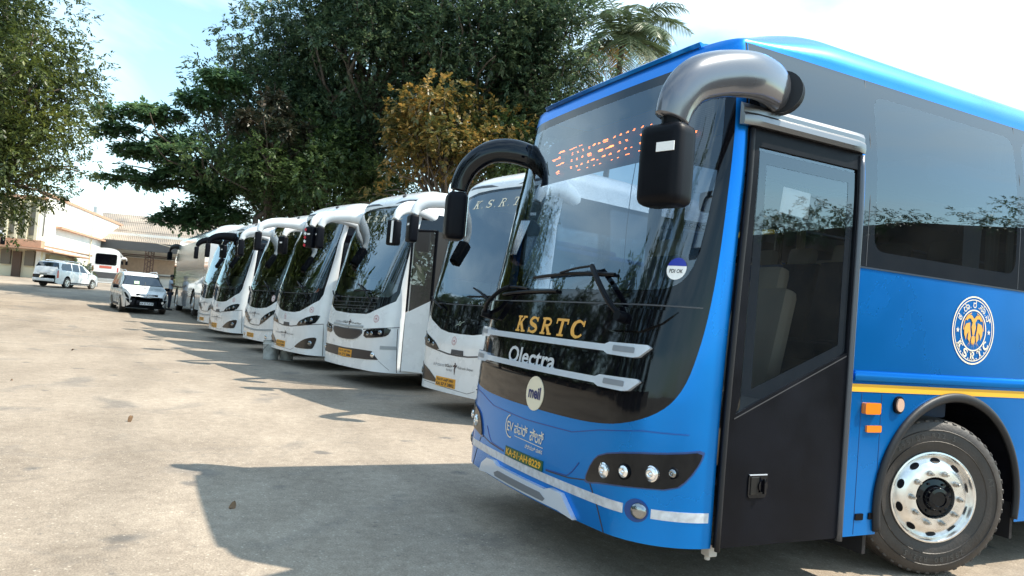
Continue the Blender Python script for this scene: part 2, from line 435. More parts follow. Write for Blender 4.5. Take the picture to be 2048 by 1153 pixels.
def ring2(cx, cy, r0, r1, n=40):
    vs = []; fs = []
    for i in range(n):
        c, s_ = math.cos(2*math.pi*i/n), math.sin(2*math.pi*i/n); vs += [(cx+r0*c, cy+r0*s_), (cx+r1*c, cy+r1*s_)]
    for i in range(n): j = (i+1) % n; fs.append((2*i, 2*i+1, 2*j+1, 2*j))
    return vs, fs
def disc2(cx, cy, r, n=32, ry=None): return [(cx+r*math.cos(2*math.pi*i/n), cy+(ry or r)*math.sin(2*math.pi*i/n)) for i in range(n)], [tuple(range(n))]
def star2(cx, cy, r): return [(cx+(r if i % 2 == 0 else r*.42)*math.sin(math.pi*i/5), cy+(r if i % 2 == 0 else r*.42)*math.cos(math.pi*i/5)) for i in range(10)], [tuple(range(10))]
class Flat:
    """plane with the same interface as Surf"""
    def __init__(S, o, ux, uy): S.o, S.ux, S.uy = Vector(o), Vector(ux).normalized(), Vector(uy).normalized(); S.n = S.ux.cross(S.uy)
    def P(S, s, v, off=0.): return S.o+S.ux*s+S.uy*v+S.n*off
    def p0(S, s, v): return S.P(s, v)
    def N(S, s, v): return S.n
# ---------------------------------------------------------------- ground
def ground():
    m = mat('yard_concrete', (.3, .26, .22), .85)
    n = m.node_tree; b = n.nodes['Principled BSDF']; l = n.links.new
    t = n.nodes.new('ShaderNodeTexCoord')
    def noi(sc_, det, ro=.6, dist=0):
        a = n.nodes.new('ShaderNodeTexNoise'); a.inputs['Scale'].default_value = sc_; a.inputs['Detail'].default_value = det; a.inputs['Roughness'].default_value = ro; a.inputs['Distortion'].default_value = dist
        l(t.outputs['Object'], a.inputs['Vector']); return a.outputs[0]
    def ramp(src, p0, c0, p1, c1):
        r = n.nodes.new('ShaderNodeValToRGB'); e = r.color_ramp.elements; e[0].position = p0; e[1].position = p1
        e[0].color = (*c0, 1) if len(c0) == 3 else c0; e[1].color = (*c1, 1) if len(c1) == 3 else c1
        l(src, r.inputs[0]); return r.outputs[0]
    def mix(a, c, f, bt='MIX'):
        x = n.nodes.new('ShaderNodeMix'); x.data_type = 'RGBA'; x.blend_type = bt
        if isinstance(f, float): x.inputs[0].default_value = f
        else: l(f, x.inputs[0])
        l(a, x.inputs[6]); l(c, x.inputs[7]) if not isinstance(c, tuple) else setattr(x.inputs[7], 'default_value', c)
        return x.outputs[2]
    big = ramp(noi(.22, 5, .6), .35, (.29, .24, .19), .68, (.42, .355, .285))
    mid = ramp(noi(1.7, 6, .65), .3, (.86, .85, .84), .7, (1.08, 1.08, 1.08))
    base = mix(big, mid, 1., 'MULTIPLY')
    grit = ramp(noi(85, 3, .7), .33, (.60, .59, .58), .67, (1.25, 1.25, 1.24))
    base = mix(base, grit, .75, 'MULTIPLY')
    peb = ramp(noi(34, 4, .75), .40, (.8, .79, .78), .62, (1.06, 1.06, 1.06))
    base = mix(base, peb, .6, 'MULTIPLY')
    # oil stains
    st = ramp(noi(.9, 4, .55, .6), .60, (0, 0, 0), .68, (1, 1, 1))
    base = mix(base, (.17, .155, .14, 1), ramp(noi(.9, 4, .55, .6), .57, (0, 0, 0), .70, (.6, .6, .6)))
    v = n.nodes.new('ShaderNodeTexVoronoi'); v.inputs['Scale'].default_value = 1.25; v.inputs['Randomness'].default_value = 1
    dn = n.nodes.new('ShaderNodeTexNoise'); dn.inputs['Scale'].default_value = 5
    va = n.nodes.new('ShaderNodeVectorMath'); va.operation = 'MULTIPLY_ADD'; va.inputs[1].default_value = (.22, .22, 0)
    l(t.outputs['Object'], dn.inputs['Vector']); l(dn.outputs['Color'], va.inputs[0]); l(t.outputs['Object'], va.inputs[2]); l(va.outputs[0], v.inputs['Vector'])
    spots = ramp(v.outputs['Distance'], .06, (.8, .8, .8), .13, (0, 0, 0))
    base = mix(base, (.13, .12, .11, 1), spots)
    v2 = n.nodes.new('ShaderNodeTexVoronoi'); v2.inputs['Scale'].default_value = 7.5; l(t.outputs['Object'], v2.inputs['Vector'])
    base = mix(base, (.15, .135, .12, 1), ramp(v2.outputs['Distance'], .06, (.5, .5, .5), .16, (0, 0, 0)))
    v3 = n.nodes.new('ShaderNodeTexVoronoi'); v3.inputs['Scale'].default_value = 21; l(t.outputs['Object'], v3.inputs['Vector'])
    base = mix(base, (.62, .55, .45, 1), ramp(v3.outputs['Distance'], .10, (.5, .5, .5), .2, (0, 0, 0)))
    base = mix(base, ramp(noi(9, 5, .7), .35, (.84, .83, .82), .65, (1.1, 1.1, 1.09)), 1., 'MULTIPLY')
    tw = n.nodes.new('ShaderNodeTexWave'); tw.inputs['Scale'].default_value = .11; tw.inputs['Distortion'].default_value = 5; tw.inputs['Detail'].default_value = 3; tw.bands_direction = 'Y'
    l(t.outputs['Object'], tw.inputs['Vector'])
    base = mix(base, ramp(tw.outputs[0], .0, (.9, .9, .9), .25, (1.02, 1.02, 1.02)), 1., 'MULTIPLY')
    # hairline cracks
    vc = n.nodes.new('ShaderNodeTexVoronoi'); vc.feature = 'DISTANCE_TO_EDGE'; vc.inputs['Scale'].default_value = .18
    va2 = n.nodes.new('ShaderNodeVectorMath'); va2.operation = 'MULTIPLY_ADD'; va2.inputs[1].default_value = (1.4, 1.4, 0)
    dn2 = n.nodes.new('ShaderNodeTexNoise'); dn2.inputs['Scale'].default_value = 1.1; dn2.inputs['Detail'].default_value = 6
    l(t.outputs['Object'], dn2.inputs['Vector']); l(dn2.outputs['Color'], va2.inputs[0]); l(t.outputs['Object'], va2.inputs[2]); l(va2.outputs[0], vc.inputs['Vector'])
    base = mix(base, (.14, .13, .12, 1), ramp(vc.outputs['Distance'], 0., (.2, .2, .2), .0022, (0, 0, 0)))
    l(base, b.inputs['Base Color'])
    bp = n.nodes.new('ShaderNodeBump'); bp.inputs['Strength'].default_value = .55; bp.inputs['Distance'].default_value = .012
    l(noi(60, 6, .7), bp.inputs['Height']); l(bp.outputs[0], b.inputs['Normal'])
    b.inputs['Specular IOR Level'].default_value = .3
    xs = [-2000, -600, -200, -120] + [-90+i*2 for i in range(60)] + [60, 200, 800, 2000]
    ys = [-2000, -500, -120, -60, -40, -20, -10, 0, 10, 20, 40, 60, 120, 500, 2000]
    vs = [(x, y, G(x)) for x in xs for y in ys]; ny = len(ys)
    fs = [(i*ny+j, (i+1)*ny+j, (i+1)*ny+j+1, i*ny+j+1) for i in range(len(xs)-1) for j in range(ny-1)]
    tag(mesh('ground', vs, fs, m), kind='structure')
ground()

# ---------------------------------------------------------------- shared bus parts
def wheel_mesh(detail=True):
    bm = bmesh.new()
    prof = [(.30, -.13), (.36, -.145), (.44, -.145), (.49, -.13), (.515, -.10), (.52, -.06), (.507, -.055), (.507, -.045), (.52, -.04), (.522, -.005), (.508, 0), (.508, .01), (.522, .015), (.52, .05), (.508, .055), (.508, .065), (.52, .07), (.517, .10), (.505, .122), (.49, .135), (.47, .142), (.46, .147), (.40, .15), (.36, .147), (.33, .14), (.305, .133), (.295, .12)]
    lathe(bm, prof, n=72)
    if detail:   # shoulder blocks
        for i in range(48):
            a = 2*math.pi*i/48; c, s_ = math.cos(a), math.sin(a)
            box(bm, (c*.498, s_*.498, .118), (.026, .030, .022), .004, Matrix.Rotation(a, 3, 'Z'), 1)
            box(bm, (c*.498, s_*.498, -.118), (.026, .030, .022), .004, Matrix.Rotation(a, 3, 'Z'), 1)
        for r in (.445, .37): lathe(bm, [(r-.004, .1475), (r, .1535), (r+.004, .1475)], n=72)
    return bm
def make_wheel(root, loc, side=1, steer=0., detail=True, z=None):
    M = Matrix(((0, 0, 1, 0), (1, 0, 0, 0), (0, 1, 0, 0), (0, 0, 0, 1)))   # lathe axis -> +X
    hub = bmesh.new(); lathe(hub, [(0, -.1), (.2, -.1), (.22, -.05), (.22, .03), (.16, .05), (0, .05)], M, 32)
    o = bobj('wheel', hub, BLACKM, root, auto=40); o.location = loc; o.rotation_euler = (0, 0, (0 if side > 0 else math.pi)+steer)
    t = wheel_mesh(detail); bmesh.ops.transform(t, matrix=M, verts=t.verts); bobj('tyre', t, TYRE, o, auto=35)
    r = bmesh.new()
    lathe(r, [(.296, .118), (.303, .133), (.300, .143), (.290, .145), (.282, .138), (.278, .115), (.272, .108), (.268, .112), (.215, .156), (.20, .16), (.137, .16), (.135, .15), (.135, .06)], M, 72)
    bobj('rim', r, ALU, o, auto=50)
    if detail:
        h = bmesh.new()
        for i in range(10):
            a = 2*math.pi*(i+.5)/10; c, s_ = math.cos(a), math.sin(a)
            q = Matrix.Translation((.1435, c*.235, s_*.235)) @ Matrix.Rotation(a, 4, 'X') @ Matrix.Rotation(rad(-39), 4, 'Z') if False else None
            # dark hand hole lying on the sloping part of the disc
            n = Vector((.774, .633*c, .633*s_)).normalized(); rr = Vector((-.633, .774*c, .774*s_)).normalized(); tt = n.cross(rr)
            ctr = Vector((.1345, c*.242, s_*.242))
            f = [h.verts.new(ctr+n*.0035+rr*(.021*math.cos(k*math.pi/9))+tt*(.033*math.sin(k*math.pi/9))) for k in range(18)]
            h.faces.new(f); bobj('hand_hole', h, BLACKM, o); h = bmesh.new()
        h.free()
        nb = bmesh.new()
        for i in range(10):
            a = 2*math.pi*i/10; c, s_ = math.cos(a), math.sin(a)
            cyl(nb, (.158, c*.168, s_*.168), (.166, c*.168, s_*.168), .02, n=20)
            cyl(nb, (.166, c*.168, s_*.168), (.19, c*.168, s_*.168), .0155, n=6)
            cyl(nb, (.19, c*.168, s_*.168), (.207, c*.168, s_*.168), .009, .008, n=10)
        bobj('wheel_nuts', nb, mat('nut_steel', (.55, .53, .5), .3, .9, var=.3, vscale=30), o, auto=30)
        cp = bmesh.new(); lathe(cp, [(.128, .05), (.128, .135), (.12, .148), (.085, .155), (.08, .185), (.07, .20), (.05, .203), (.045, .195), (0, .195)], M, 40)
        for i in range(6):
            a = 2*math.pi*i/6; cyl(cp, (.15, .103*math.cos(a), .103*math.sin(a)), (.163, .103*math.cos(a), .103*math.sin(a)), .008, n=8)
        bobj('hub_cap', cp, BLACKG, o, auto=40)
        f = Flat((.153, 0, 0), (0, 1, 0), (0, 0, 1))
        allp = []
        for txt, a0, up in (('295/80 R22.5', -90, True), ('AT', 15, True), ('295/80 R22.5', 100, True)):
            n = len(txt)
            for i, ch in enumerate(txt):
                if ch == ' ': continue
                a = rad(a0+(n/2-i)*5.2); vs, fs = textmesh(ch, .01)
                vs = [((x-.25)*.046, (y-.3)*.05) for x, y in vs]
                d = a-math.pi/2
                vs = [(x*math.cos(d)-y*math.sin(d)+.408*math.cos(a), x*math.sin(d)+y*math.cos(d)+.408*math.sin(a)) for x, y in vs]
                allp.append((vs, fs))
        decal(f, joinm(allp), mat('worn_rubber', (.075, .07, .065), .6), 'sidewall_lettering', o, .001)
    return o
def tube_obj(name, pts, m, parent, n=12, k=6, squash=1., up=(0, 0, 1)):
    bm = bmesh.new(); tube(bm, pts, n, k, squash, up); bmesh.ops.recalc_face_normals(bm, faces=bm.faces); return bobj(name, bm, m, parent, smooth=True)
def seat(root, x, y, z, m=None, head=True):
    bm = bmesh.new()
    box(bm, (x, y, z+.42), (.46, .48, .14), .05); box(bm, (x, y+.27, z+.80), (.46, .13, .72), .055, Matrix.Rotation(rad(-12), 3, 'X'))
    box(bm, (x, y, z+.18), (.36, .34, .34), .02)
    o = bobj('seat', bm, m or SEATM, root, auto=50)
    if head:
        b2 = bmesh.new(); box(b2, (x, y+.355, z+1.20), (.27, .11, .20), .05, Matrix.Rotation(rad(-12), 3, 'X')); bobj('headrest', b2, SEATL, o, auto=50)
    return o
def steering(root, x, y, z, r=.23):
    bm = bmesh.new(); M = Matrix.Translation((x, y, z)) @ Matrix.Rotation(rad(28), 4, 'X')
    lathe(bm, [(r+.017*math.cos(2*math.pi*i/8), .017*math.sin(2*math.pi*i/8)) for i in range(9)], M, 36)
    for a in (0, 120, 240):
        c, s_ = math.cos(rad(a+90)), math.sin(rad(a+90)); cyl(bm, M @ Vector((0, 0, 0)), M @ Vector((r*c, r*s_, 0)), .014, n=8)
    cyl(bm, M @ Vector((0, 0, .02)), M @ Vector((0, .05, -.5)), .05, .04, n=12)
    return bobj('steering_wheel', bm, BLACKM, root, auto=40)
def curtain(root, p0, p1, z0, z1, m, folds=7, amp=.03, name='curtain'):
    vs = []; n = folds*6
    for i in range(n+1):
        t = i/n; x = p0[0]+(p1[0]-p0[0])*t; y = p0[1]+(p1[1]-p0[1])*t; d = Vector((-(p1[1]-p0[1]), p1[0]-p0[0], 0)).normalized()*amp*math.sin(t*folds*2*math.pi)
        for j in range(5): vs.append((x+d.x*(1-.2*j), y+d.y, z1+(z0-z1)*j/4))
    fs = [(i*5+j, i*5+j+1, (i+1)*5+j+1, (i+1)*5+j) for i in range(n) for j in range(4)]
    return mesh(name, vs, fs, m, root)

# ---------------------------------------------------------------- the blue coach
BLUE = Surf(hr=.40, ramp=(.04, 1.2), fy=[(.3, 0), (.9, 0), (1.1, .01), (1.37, .05), (1.66, .11), (2.0, .19), (2.3, .26), (2.6, .335), (2.84, .385), (3.1, .43), (3.17, .445)])
LED = [(-.708,2.812,.103),(-.69,2.82,.073),(-.791,2.765,.076),(-.715,2.764,.066),(-.692,2.775,.037),(-.769,2.755,.045),(-.688,2.707,.073),(-.625,2.712,.057),(-.606,2.716,.043),(-.659,2.647,.057),(-.642,2.655,.036),(-.637,2.634,.043),(-.529,2.811,.055),(-.477,2.815,.054),(-.386,2.818,.02),(-.36,2.818,.019),(-.474,2.775,.02),(-.466,2.761,.02),(-.395,2.775,.019),(-.383,2.765,.019),(-.32,2.78,.018),(-.307,2.768,.018),(-.235,2.782,.025),(-.222,2.77,.018),(-.176,2.785,.03),(-.163,2.796,.017),(-.173,2.791,.036),(-.103,2.792,.023),(-.106,2.786,.029),(-.047,2.796,.067),(-.031,2.785,.056),(-.039,2.802,.057),(.085,2.798,.026),(.092,2.806,.021),(.162,2.803,.026),(.164,2.81,.021),(.237,2.807,.03),(.245,2.813,.02),(.312,2.809,.024),(.318,2.817,.02),(.402,2.813,.023),(.414,2.82,.018),(.504,2.814,.018),(-.456,2.719,.02),(-.45,2.708,.02),(-.377,2.719,.019),(-.371,2.708,.019),(-.299,2.717,.024),(-.297,2.725,.018),(-.22,2.73,.048),(-.222,2.722,.06),(-.205,2.711,.048),(-.079,2.73,.068),(-.069,2.722,.056),(-.063,2.734,.045),(.017,2.73,.086),(.038,2.733,.085),(.057,2.737,.064),(.067,2.741,.042),(.174,2.751,.02),(.183,2.74,.021),(.249,2.753,.025),(.263,2.744,.02),(.41,2.763,.074),(.418,2.756,.055),(.423,2.704,.018),(.431,2.695,.018),(-.437,2.66,.026),(-.425,2.65,.02),(-.351,2.658,.026),(-.34,2.649,.019),(-.281,2.657,.025),(-.279,2.665,.019),(-.191,2.66,.024),(-.189,2.668,.018),(-.142,2.669,.046),(-.133,2.674,.035),(-.062,2.66,.011),(-.001,2.673,.044),(.007,2.679,.033),(.085,2.675,.032),(.093,2.682,.021),(.188,2.68,.02),(.195,2.686,.021),(.266,2.686,.02),(.269,2.692,.019),(.335,2.686,.019),(.294,2.642,.048),(.435,2.646,.054),(.202,2.635,.015),(.131,2.63,.016),(.94,2.685,.045),(.938,2.677,.045),(-.176,2.619,.017),(-.09,2.622,.017),(-.012,2.624,.022),(-.304,2.618,.037)]
def blue_bus():
    S = BLUE
    R = empty('coach', (-4.375, 2.40, 0), 0, 'glossy blue electric coach with black front and gold lettering, nearest to the camera', 'bus')
    blk = sym([(0., .905), (.4, .905), (.75, .915), (1.0, .952), (1.2, 1.045), (1.30, 1.176), (1.358, 1.40), (1.392, 1.673), (1.401, 2.0), (1.388, 2.43), (1.385, 2.717), (1.375, 2.98), (1.30, 3.075), (.6, 3.083), (0, 3.083)])
    ws = sym([(0, 1.70), (.9, 1.70), (1.12, 1.715), (1.22, 1.79), (1.262, 1.95), (1.285, 2.35), (1.28, 2.7), (1.27, 2.93), (1.22, 3.0), (.6, 3.015), (0, 3.015)])
    door = [(1.53, .33), (2.53, .33), (2.53, 2.66), (1.53, 2.66)]
    arch = [(2.86, .2), (2.86, .5)]+[(3.60-.74*math.cos(rad(a)), .5+.69*math.sin(rad(a))) for a in range(10, 171, 8)]+[(4.34, .5), (4.34, .2)]
    arch2 = [(x+6.0, y) for x, y in arch]
    side = [(2.57, 1.975), (11.7, 1.975), (11.7, 3.165), (1.50, 3.165), (1.50, 2.69), (2.57, 2.69)]
    wins = [rrect(2.68+i*1.6, 2.08, 4.18+i*1.6, 3.07, .09) for i in range(5)]
    rside = [(-11.7, 1.975), (-1.50, 1.60), (-1.50, 3.165), (-11.7, 3.165)]; rside = [(-11.7, 1.975), (-3.0, 1.975), (-2.6, 1.62), (-1.50, 1.60), (-1.50, 3.165), (-11.7, 3.165)]
    rwins = [rrect(-2.85, 1.72, -1.56, 3.05, .09)]+[rrect(-4.5-i*1.6, 2.08, -3.0-i*1.6, 3.07, .09) for i in range(5)]
    regs = [('windshield', [chaikin(ws, 2)], WSG, None), ('black_panel', [chaikin(blk, 2)], BLACKG, None), ('driver_window', [rwins[0]], DOORG, None), ('side_window', wins+rwins[1:], SIDEG, None), ('window_surround', [side, rside], DARKG, None)]
    holes = [door, arch, arch2, mirr(arch), mirr(arch2)]
    out = shell(S, 12.9, regs, BLUEP, R, 'body', holes, fine=5.2, vstep=.075)
    ends = [S.p0(12.9, S.z0+(S.vmax-S.z0)*i/30) for i in range(31)]; ends2 = [Vector((-p.x, p.y, p.z)) for p in ends]
    bk = [tuple(p) for p in ends]+[tuple(p) for p in ends2[::-1]]
    mesh('rear_panel', bk, [list(range(len(bk)))[::-1]], BLUEP, R, smooth=False)
    # arches and wheels
    for sx, ss in ((1, 1), (-1, -1)):
        for k in (0, 6.0):
            yc = 3.60+k-1.04
            pts = []
            for a in range(-12, 193, 6):
                aa = rad(a); py = yc-.745*math.cos(aa); pz = .5+.695*math.sin(aa)
                if pz < .33: continue
                pts.append((sx*1.283, py, pz, .021))
            tube_obj('wheel_arch', pts, RUBBER, R, 10, 2, 1.5, (1, 0, 0))
            b = bmesh.new()     # dark well behind the wheel
            n = 18
            ra = [(yc-.76*math.cos(math.pi*i/n), .46+.72*math.sin(math.pi*i/n)) for i in range(n+1)]
            va = [b.verts.new((sx*1.27, y, z)) for y, z in ra]; vb = [b.verts.new((sx*.75, y, z)) for y, z in ra]
            for i in range(n): b.faces.new((va[i], va[i+1], vb[i+1], vb[i]))
            b.faces.new(vb)
            bobj('wheel_well', b, BLACKM, R, smooth=False)
    make_wheel(R, (1.275-.17, 2.50, .525), 1, rad(-22))
    make_wheel(R, (-1.275+.17, 2.50, .525), -1, rad(-22), False)
    make_wheel(R, (1.275-.16, 8.56, .525), 1, 0, False); make_wheel(R, (-1.275+.16, 8.56, .525), -1, 0, False)
    # underside
    b = bmesh.new(); box(b, (0, 6.3, .62), (1.4, 11.0, .3)); box(b, (0, 5.5, .6), (2.3, 3.6, .3)); box(b, (0, .75, .55), (1.9, .9, .3)); box(b, (0, 2.5, .5), (1.5, .16, .16)); bobj('chassis', b, BLACKM, R)
    b = bmesh.new()
    for g in (1, -1):
        for y in (1.78, 3.34, 7.8, 9.35): box(b, (g*.93, y, .42), (.62, .03, .44)); bobj('sun_block_flap', b, RUBBER, R); b = bmesh.new()  # flaps added to keep sun through the arches off the ground
    b.free()
    # front black panel trim
    patch(S, [(-1.30, 1.596), (1.34, 1.618), (1.34, 1.626), (-1.30, 1.604)], GREYP, 'windshield_seam', R, .001, .003)
    for zc, zl, s0 in ((1.355, 1.365, 1.09), (1.165, 1.17, 1.06)):
        up = [(-s0+.32, zc+.018), (s0-.33, zc+.018), (s0-.29, zc+.033), (s0-.02, zc+.038), (s0, zc+.025), (s0-.06, zc-.03), (s0-.10, zc-.038), (s0-.29, zc-.035), (s0-.33, zc-.02), (-s0+.33, zc-.02), (-s0+.29, zc-.035), (-s0+.10, zc-.038), (-s0+.06, zc-.03), (-s0, zc+.025), (-s0+.02, zc+.038), (-s0+.29, zc+.033)]
        o = patch(S, up, SILVER, 'chrome_bar', R, .002, .028, .05)
        for g in (1, -1):
            patch(S, rrect(min(g*(s0-.25), g*(s0-.09)), zc-.014, max(g*(s0-.25), g*(s0-.09)), zc+.018, .008), mat('bar_recess', (.3, .33, .38), .4, .5), 'bar_inset', o, .031, .002)
    decal(S, fit_word('KSRTC', -.375, 1.385, .50, 1.505), GOLD, 'front_lettering', R, .004)
    text_on(S, 'Olectra', -.385, 1.168, .28, 1.285, mat('bright_letter', (.7, .72, .75), .35, .3), 'maker_lettering', R, .010, .022)
    patch(S, disc2(.085, 1.0, .112)[0], CREAMV, 'round_sticker', R, .003, .002, .04)
    text_on(S, 'meil', .01, .965, .165, 1.045, NAVYV, 'sticker_lettering', R, .0075, .035)
    text_on(S, 'EV', -.265, .70, -.17, .765, CREAMV, 'slogan_mark', R, .004, .01)
    decal(S, ribbon(arcp(-.215, .735, .075, .075, 100, 290, 16), .009), CREAMV, 'slogan_swirl', R, .004)
    text_on(S, 'ಪವರ್', -.15, .70, .04, .775, CREAMV, 'slogan_lettering', R, .004, .008)
    text_on(S, 'ಪ್ಲಸ್', .075, .69, .25, .775, CREAMV, 'slogan_lettering', R, .004, .008)
    decal(S, ribbon([(-.14, .682), (.25, .672)], .004), CREAMV, 'slogan_rule', R, .004)
    text_on(S, 'ವಿದ್ಯುತ್ ವಾಹನ', .02, .632, .245, .66, CREAMV, 'slogan_small_lettering', R, .004, .004)
    # lower panel with reflective tape, plate and skid plate
    pn = sym([(0, .545), (.45, .548), (.62, .60), (.72, .74), (.62, .80), (0, .815)]) if False else None
    for g in (1, -1):
        band(S, [(g*x, z) for x, z in [(0, .815), (.55, .83), (.80, .885), (1.1, .93), (1.35, .935)]], .006, mat('panel_crease', (.0, .06, .28), .3), 'panel_crease', R, .0008, .002, .08)
        band(S, [(g*x, z) for x, z in [(.30, .552), (.53, .565), (.58, .60), (.64, .665)]], .007, mat('panel_crease', (.0, .06, .28), .3), 'panel_crease', R, .0008, .002, .08)
        band(S, [(g*.745, .60), (g*.75, .575), (g*.83, .46), (g*.90, .33)], .008, DARKV, 'bumper_joint', R, .0008, .001, .05)
        band(S, [(g*.30, .545), (g*.55, .556), (g*.745, .585)], .007, DARKV, 'bumper_joint', R, .0008, .001, .05)
        hl = [(.716, .588), (.77, .70), (.84, .755), (1.04, .80), (1.30, .828), (1.435, .848), (1.42, .79), (1.36, .70), (1.29, .64), (1.08, .625), (.85, .60), (.75, .578)]
        hl = [(g*x, z) for x, z in hl];  hl = hl if g > 0 else hl[::-1]
        patch(S, chaikin([(c[0]+(c[0]-g*1.08)*.05, c[1]+(c[1]-.71)*.10) for c in hl], 1), mat('headlight_recess', (.002, .05, .2), .3, .2, .6), 'headlight_surround', R, .001, .004, .06)
        h = patch(S, chaikin(hl, 1), BLACKG, 'headlight', R, .001, .010, .05)
        for i, (ls, lz, lr) in enumerate(((.875, .672, .036), (1.015, .695, .036), (1.168, .71, .036), (1.278, .727, .026))):
            p = S.P(g*ls, lz, .008); n = S.N(g*ls, lz); n = (n*.6+Vector((0, -1, 0))*.6).normalized(); q = n.to_track_quat('Z', 'Y').to_matrix().to_4x4(); M = Matrix.Translation(p) @ q
            bm = bmesh.new(); lathe(bm, [(lr*1.25, -.01), (lr*1.22, .006), (lr*1.02, .010), (lr, .004), (lr*.8, -.006)], M, 28); bobj('lamp_ring', bm, BLACKM if i in (1, 3) else CHROME, h, auto=40)
            bm = bmesh.new(); lathe(bm, [(lr, .004), (lr*.86, .012), (lr*.6, .017), (lr*.42, .019), (lr*.38, .012), (lr*.2, .012), (lr*.18, .021), (0, .023)], M, 28)
            bobj('lamp_lens', bm, mat('lamp_reflector', (.95, .96, .98), .22, .85) if i in (0, 1, 2) else mat('lamp_chrome_dim', (.3, .32, .34), .15, 1), h, smooth=True)
        band(S, [(g*.44, .752), (g*.44, .7521)], .001, DARKV, 'x', R) if False else None
        patch(S, circ(g*1.10, .50, .068, .062), mat('fog_recess', (.002, .05, .22), .35), 'fog_lamp_recess', R, .001, .006, .03)
        bm = bmesh.new(); p = S.P(g*1.115, .50, .006); q = S.N(g*1.115, .50).to_track_quat('Z', 'Y').to_matrix().to_4x4()
        lathe(bm, [(.046, 0), (.042, .012), (.025, .02), (0, .022)], Matrix.Translation(p) @ q, 28); bobj('fog_lamp', bm, mat('lamp_chrome_dim', (.3, .32, .34), .15, 1), R, smooth=True)
    patch(S, [(-1.50, .468), (-1.18, .47), (-1.18, .521), (-1.50, .521)], SILVERV, 'reflective_tape', R, .002, .001)
    patch(S, [(-1.02, .47), (1.02, .47), (1.02, .523), (-1.02, .523)], SILVERV, 'reflective_tape', R, .002, .001)
    patch(S, [(1.18, .47), (1.50, .468), (1.50, .521), (1.18, .521)], SILVERV, 'reflective_tape', R, .002, .001)
    o = patch(S, [(-.262, .527), (.262, .527), (.262, .592), (-.262, .592)], mat('plate_green', (.01, .09, .03), .4), 'licence_plate', R, .002, .004)
    text_on(S, 'KA·51·AH·8229', -.245, .536, .245, .583, YEL, 'plate_lettering', o, .0075, .03)
    sk = patch(S, [(-.62, .40), (-.52, .455), (-.40, .46), (-.34, .44), (.34, .44), (.40, .46), (.52, .455), (.66, .335), (.5, .352), (-.5, .352), (-.66, .335)], SILVER, 'skid_plate', R, .002, .03, .05)
    patch(S, [(-.34, .365), (.34, .365), (.36, .385), (.30, .41), (-.30, .41), (-.36, .385)], mat('skid_inset', (.2, .22, .25), .4, .4), 'skid_inset', sk, .034, .002)
    # wipers
    wb = bmesh.new()
    def sp(s, v, off): return tuple(S.P(s, v, off))
    def arm(pts, r): tube(wb, [(*sp(*p), r) for p in pts], 8, 5)
    arm([(.845, 1.545, .05), (.75, 1.62, .075), (.60, 1.74, .07), (.47, 1.835, .045)], .017); arm([(.47, 1.835, .045), (.3, 1.825, .04), (.1, 1.80, .03)], .008)
    arm([(-.28, 1.775, .014), (0, 1.79, .016), (.35, 1.80, .016), (.68, 1.79, .014)], .011)
    cyl(wb, S.P(.86, 1.535, -.01), S.P(.86, 1.535, .075), .038, .03, 14)
    bobj('wiper', wb, BLACKM, R, auto=40)
    wb = bmesh.new()
    arm([(-.98, 1.50, .05), (-.86, 1.56, .085), (-.70, 1.66, .07), (-.60, 1.70, .04)], .016); arm([(-.60, 1.70, .04), (-.45, 1.70, .035), (-.3, 1.69, .03)], .008)
    arm([(-.75, 1.65, .014), (-.4, 1.67, .016), (0, 1.68, .014), (.1, 1.68, .014)], .011)
    cyl(wb, S.P(-.99, 1.49, -.01), S.P(-.99, 1.49, .075), .038, .03, 14)
    bobj('wiper', wb, BLACKM, R, auto=40)
    for g in (1, -1):
        patch(S, [(g*x, z) for x, z in ([(.60, 1.60), (.68, 1.49), (.74, 1.455), (1.0, 1.465), (1.12, 1.52), (1.2, 1.59)] if g > 0 else [(1.2, 1.59), (1.12, 1.52), (1.0, 1.465), (.74, 1.455), (.68, 1.49), (.60, 1.60)])], BLACKG, 'wiper_pod', R, .001, .022, .05)
    # stickers on the glass
    patch(S, [p for p in circ(1.135, 1.83, .062)], WHITEV, 'inspection_sticker', R, .002, .0, .03)
    patch(S, [p for p in circ(1.135, 1.83, .0625) if p[1] > 1.836], mat('sticker_blue', (.01, .03, .35), .4), 'inspection_sticker_top', R, .0035, .0, .03)
    text_on(S, 'PDI OK', 1.093, 1.806, 1.178, 1.828, DARKV, 'inspection_lettering', R, .004, .02)
    # destination display inside the screen
    brd = patch(S, [(-.95, 2.58), (1.12, 2.58), (1.12, 2.93), (-.95, 2.93)], mat('display_board', (.05, .055, .07), .6), 'destination_display', R, -.11, 0, .1)
    dd = LED
    parts = [ribbon([(s, v), (s+max(l, .018), v+.001)], .0045) for s, v, l in dd]
    ov, of = joinm(parts); decal(S, (ov, of), emis('led_orange', (1, .16, .02), 6.), 'display_dots', brd, -.085)
    ov, of = joinm([ribbon([(-.93, 2.6+i*.0125), (1.10, 2.6+i*.0125)], .003) for i in range(19)])
    decal(S, (ov, of), mat('display_rows', (.10, .11, .13), .4), 'display_rows', brd, -.09)
    # roof crown
    def crown(sr, v0, v1, th, nm):
        return patch(S, sym([(0, v0), (sr*.8, v0), (sr, v0+.03), (sr*.98, v1), (0, v1)]), BLUEP, nm, R, .001, th, .07)
    crown(1.02, 3.215, 3.75, .03, 'roof_fairing')
    band(S, [(x, 3.195) for x in (-1.0, -.6, 0, .6, 1.0)], .012, mat('fairing_shadow_gap', (.002, .03, .12), .5), 'fairing_gap', R, .001, .004, .08)
    b = bmesh.new(); box(b, (0, 7.6, 3.56), (1.9, 4.6, .30), .12, seg=4); bobj('roof_air_conditioner', b, BLUEP, R, auto=50)
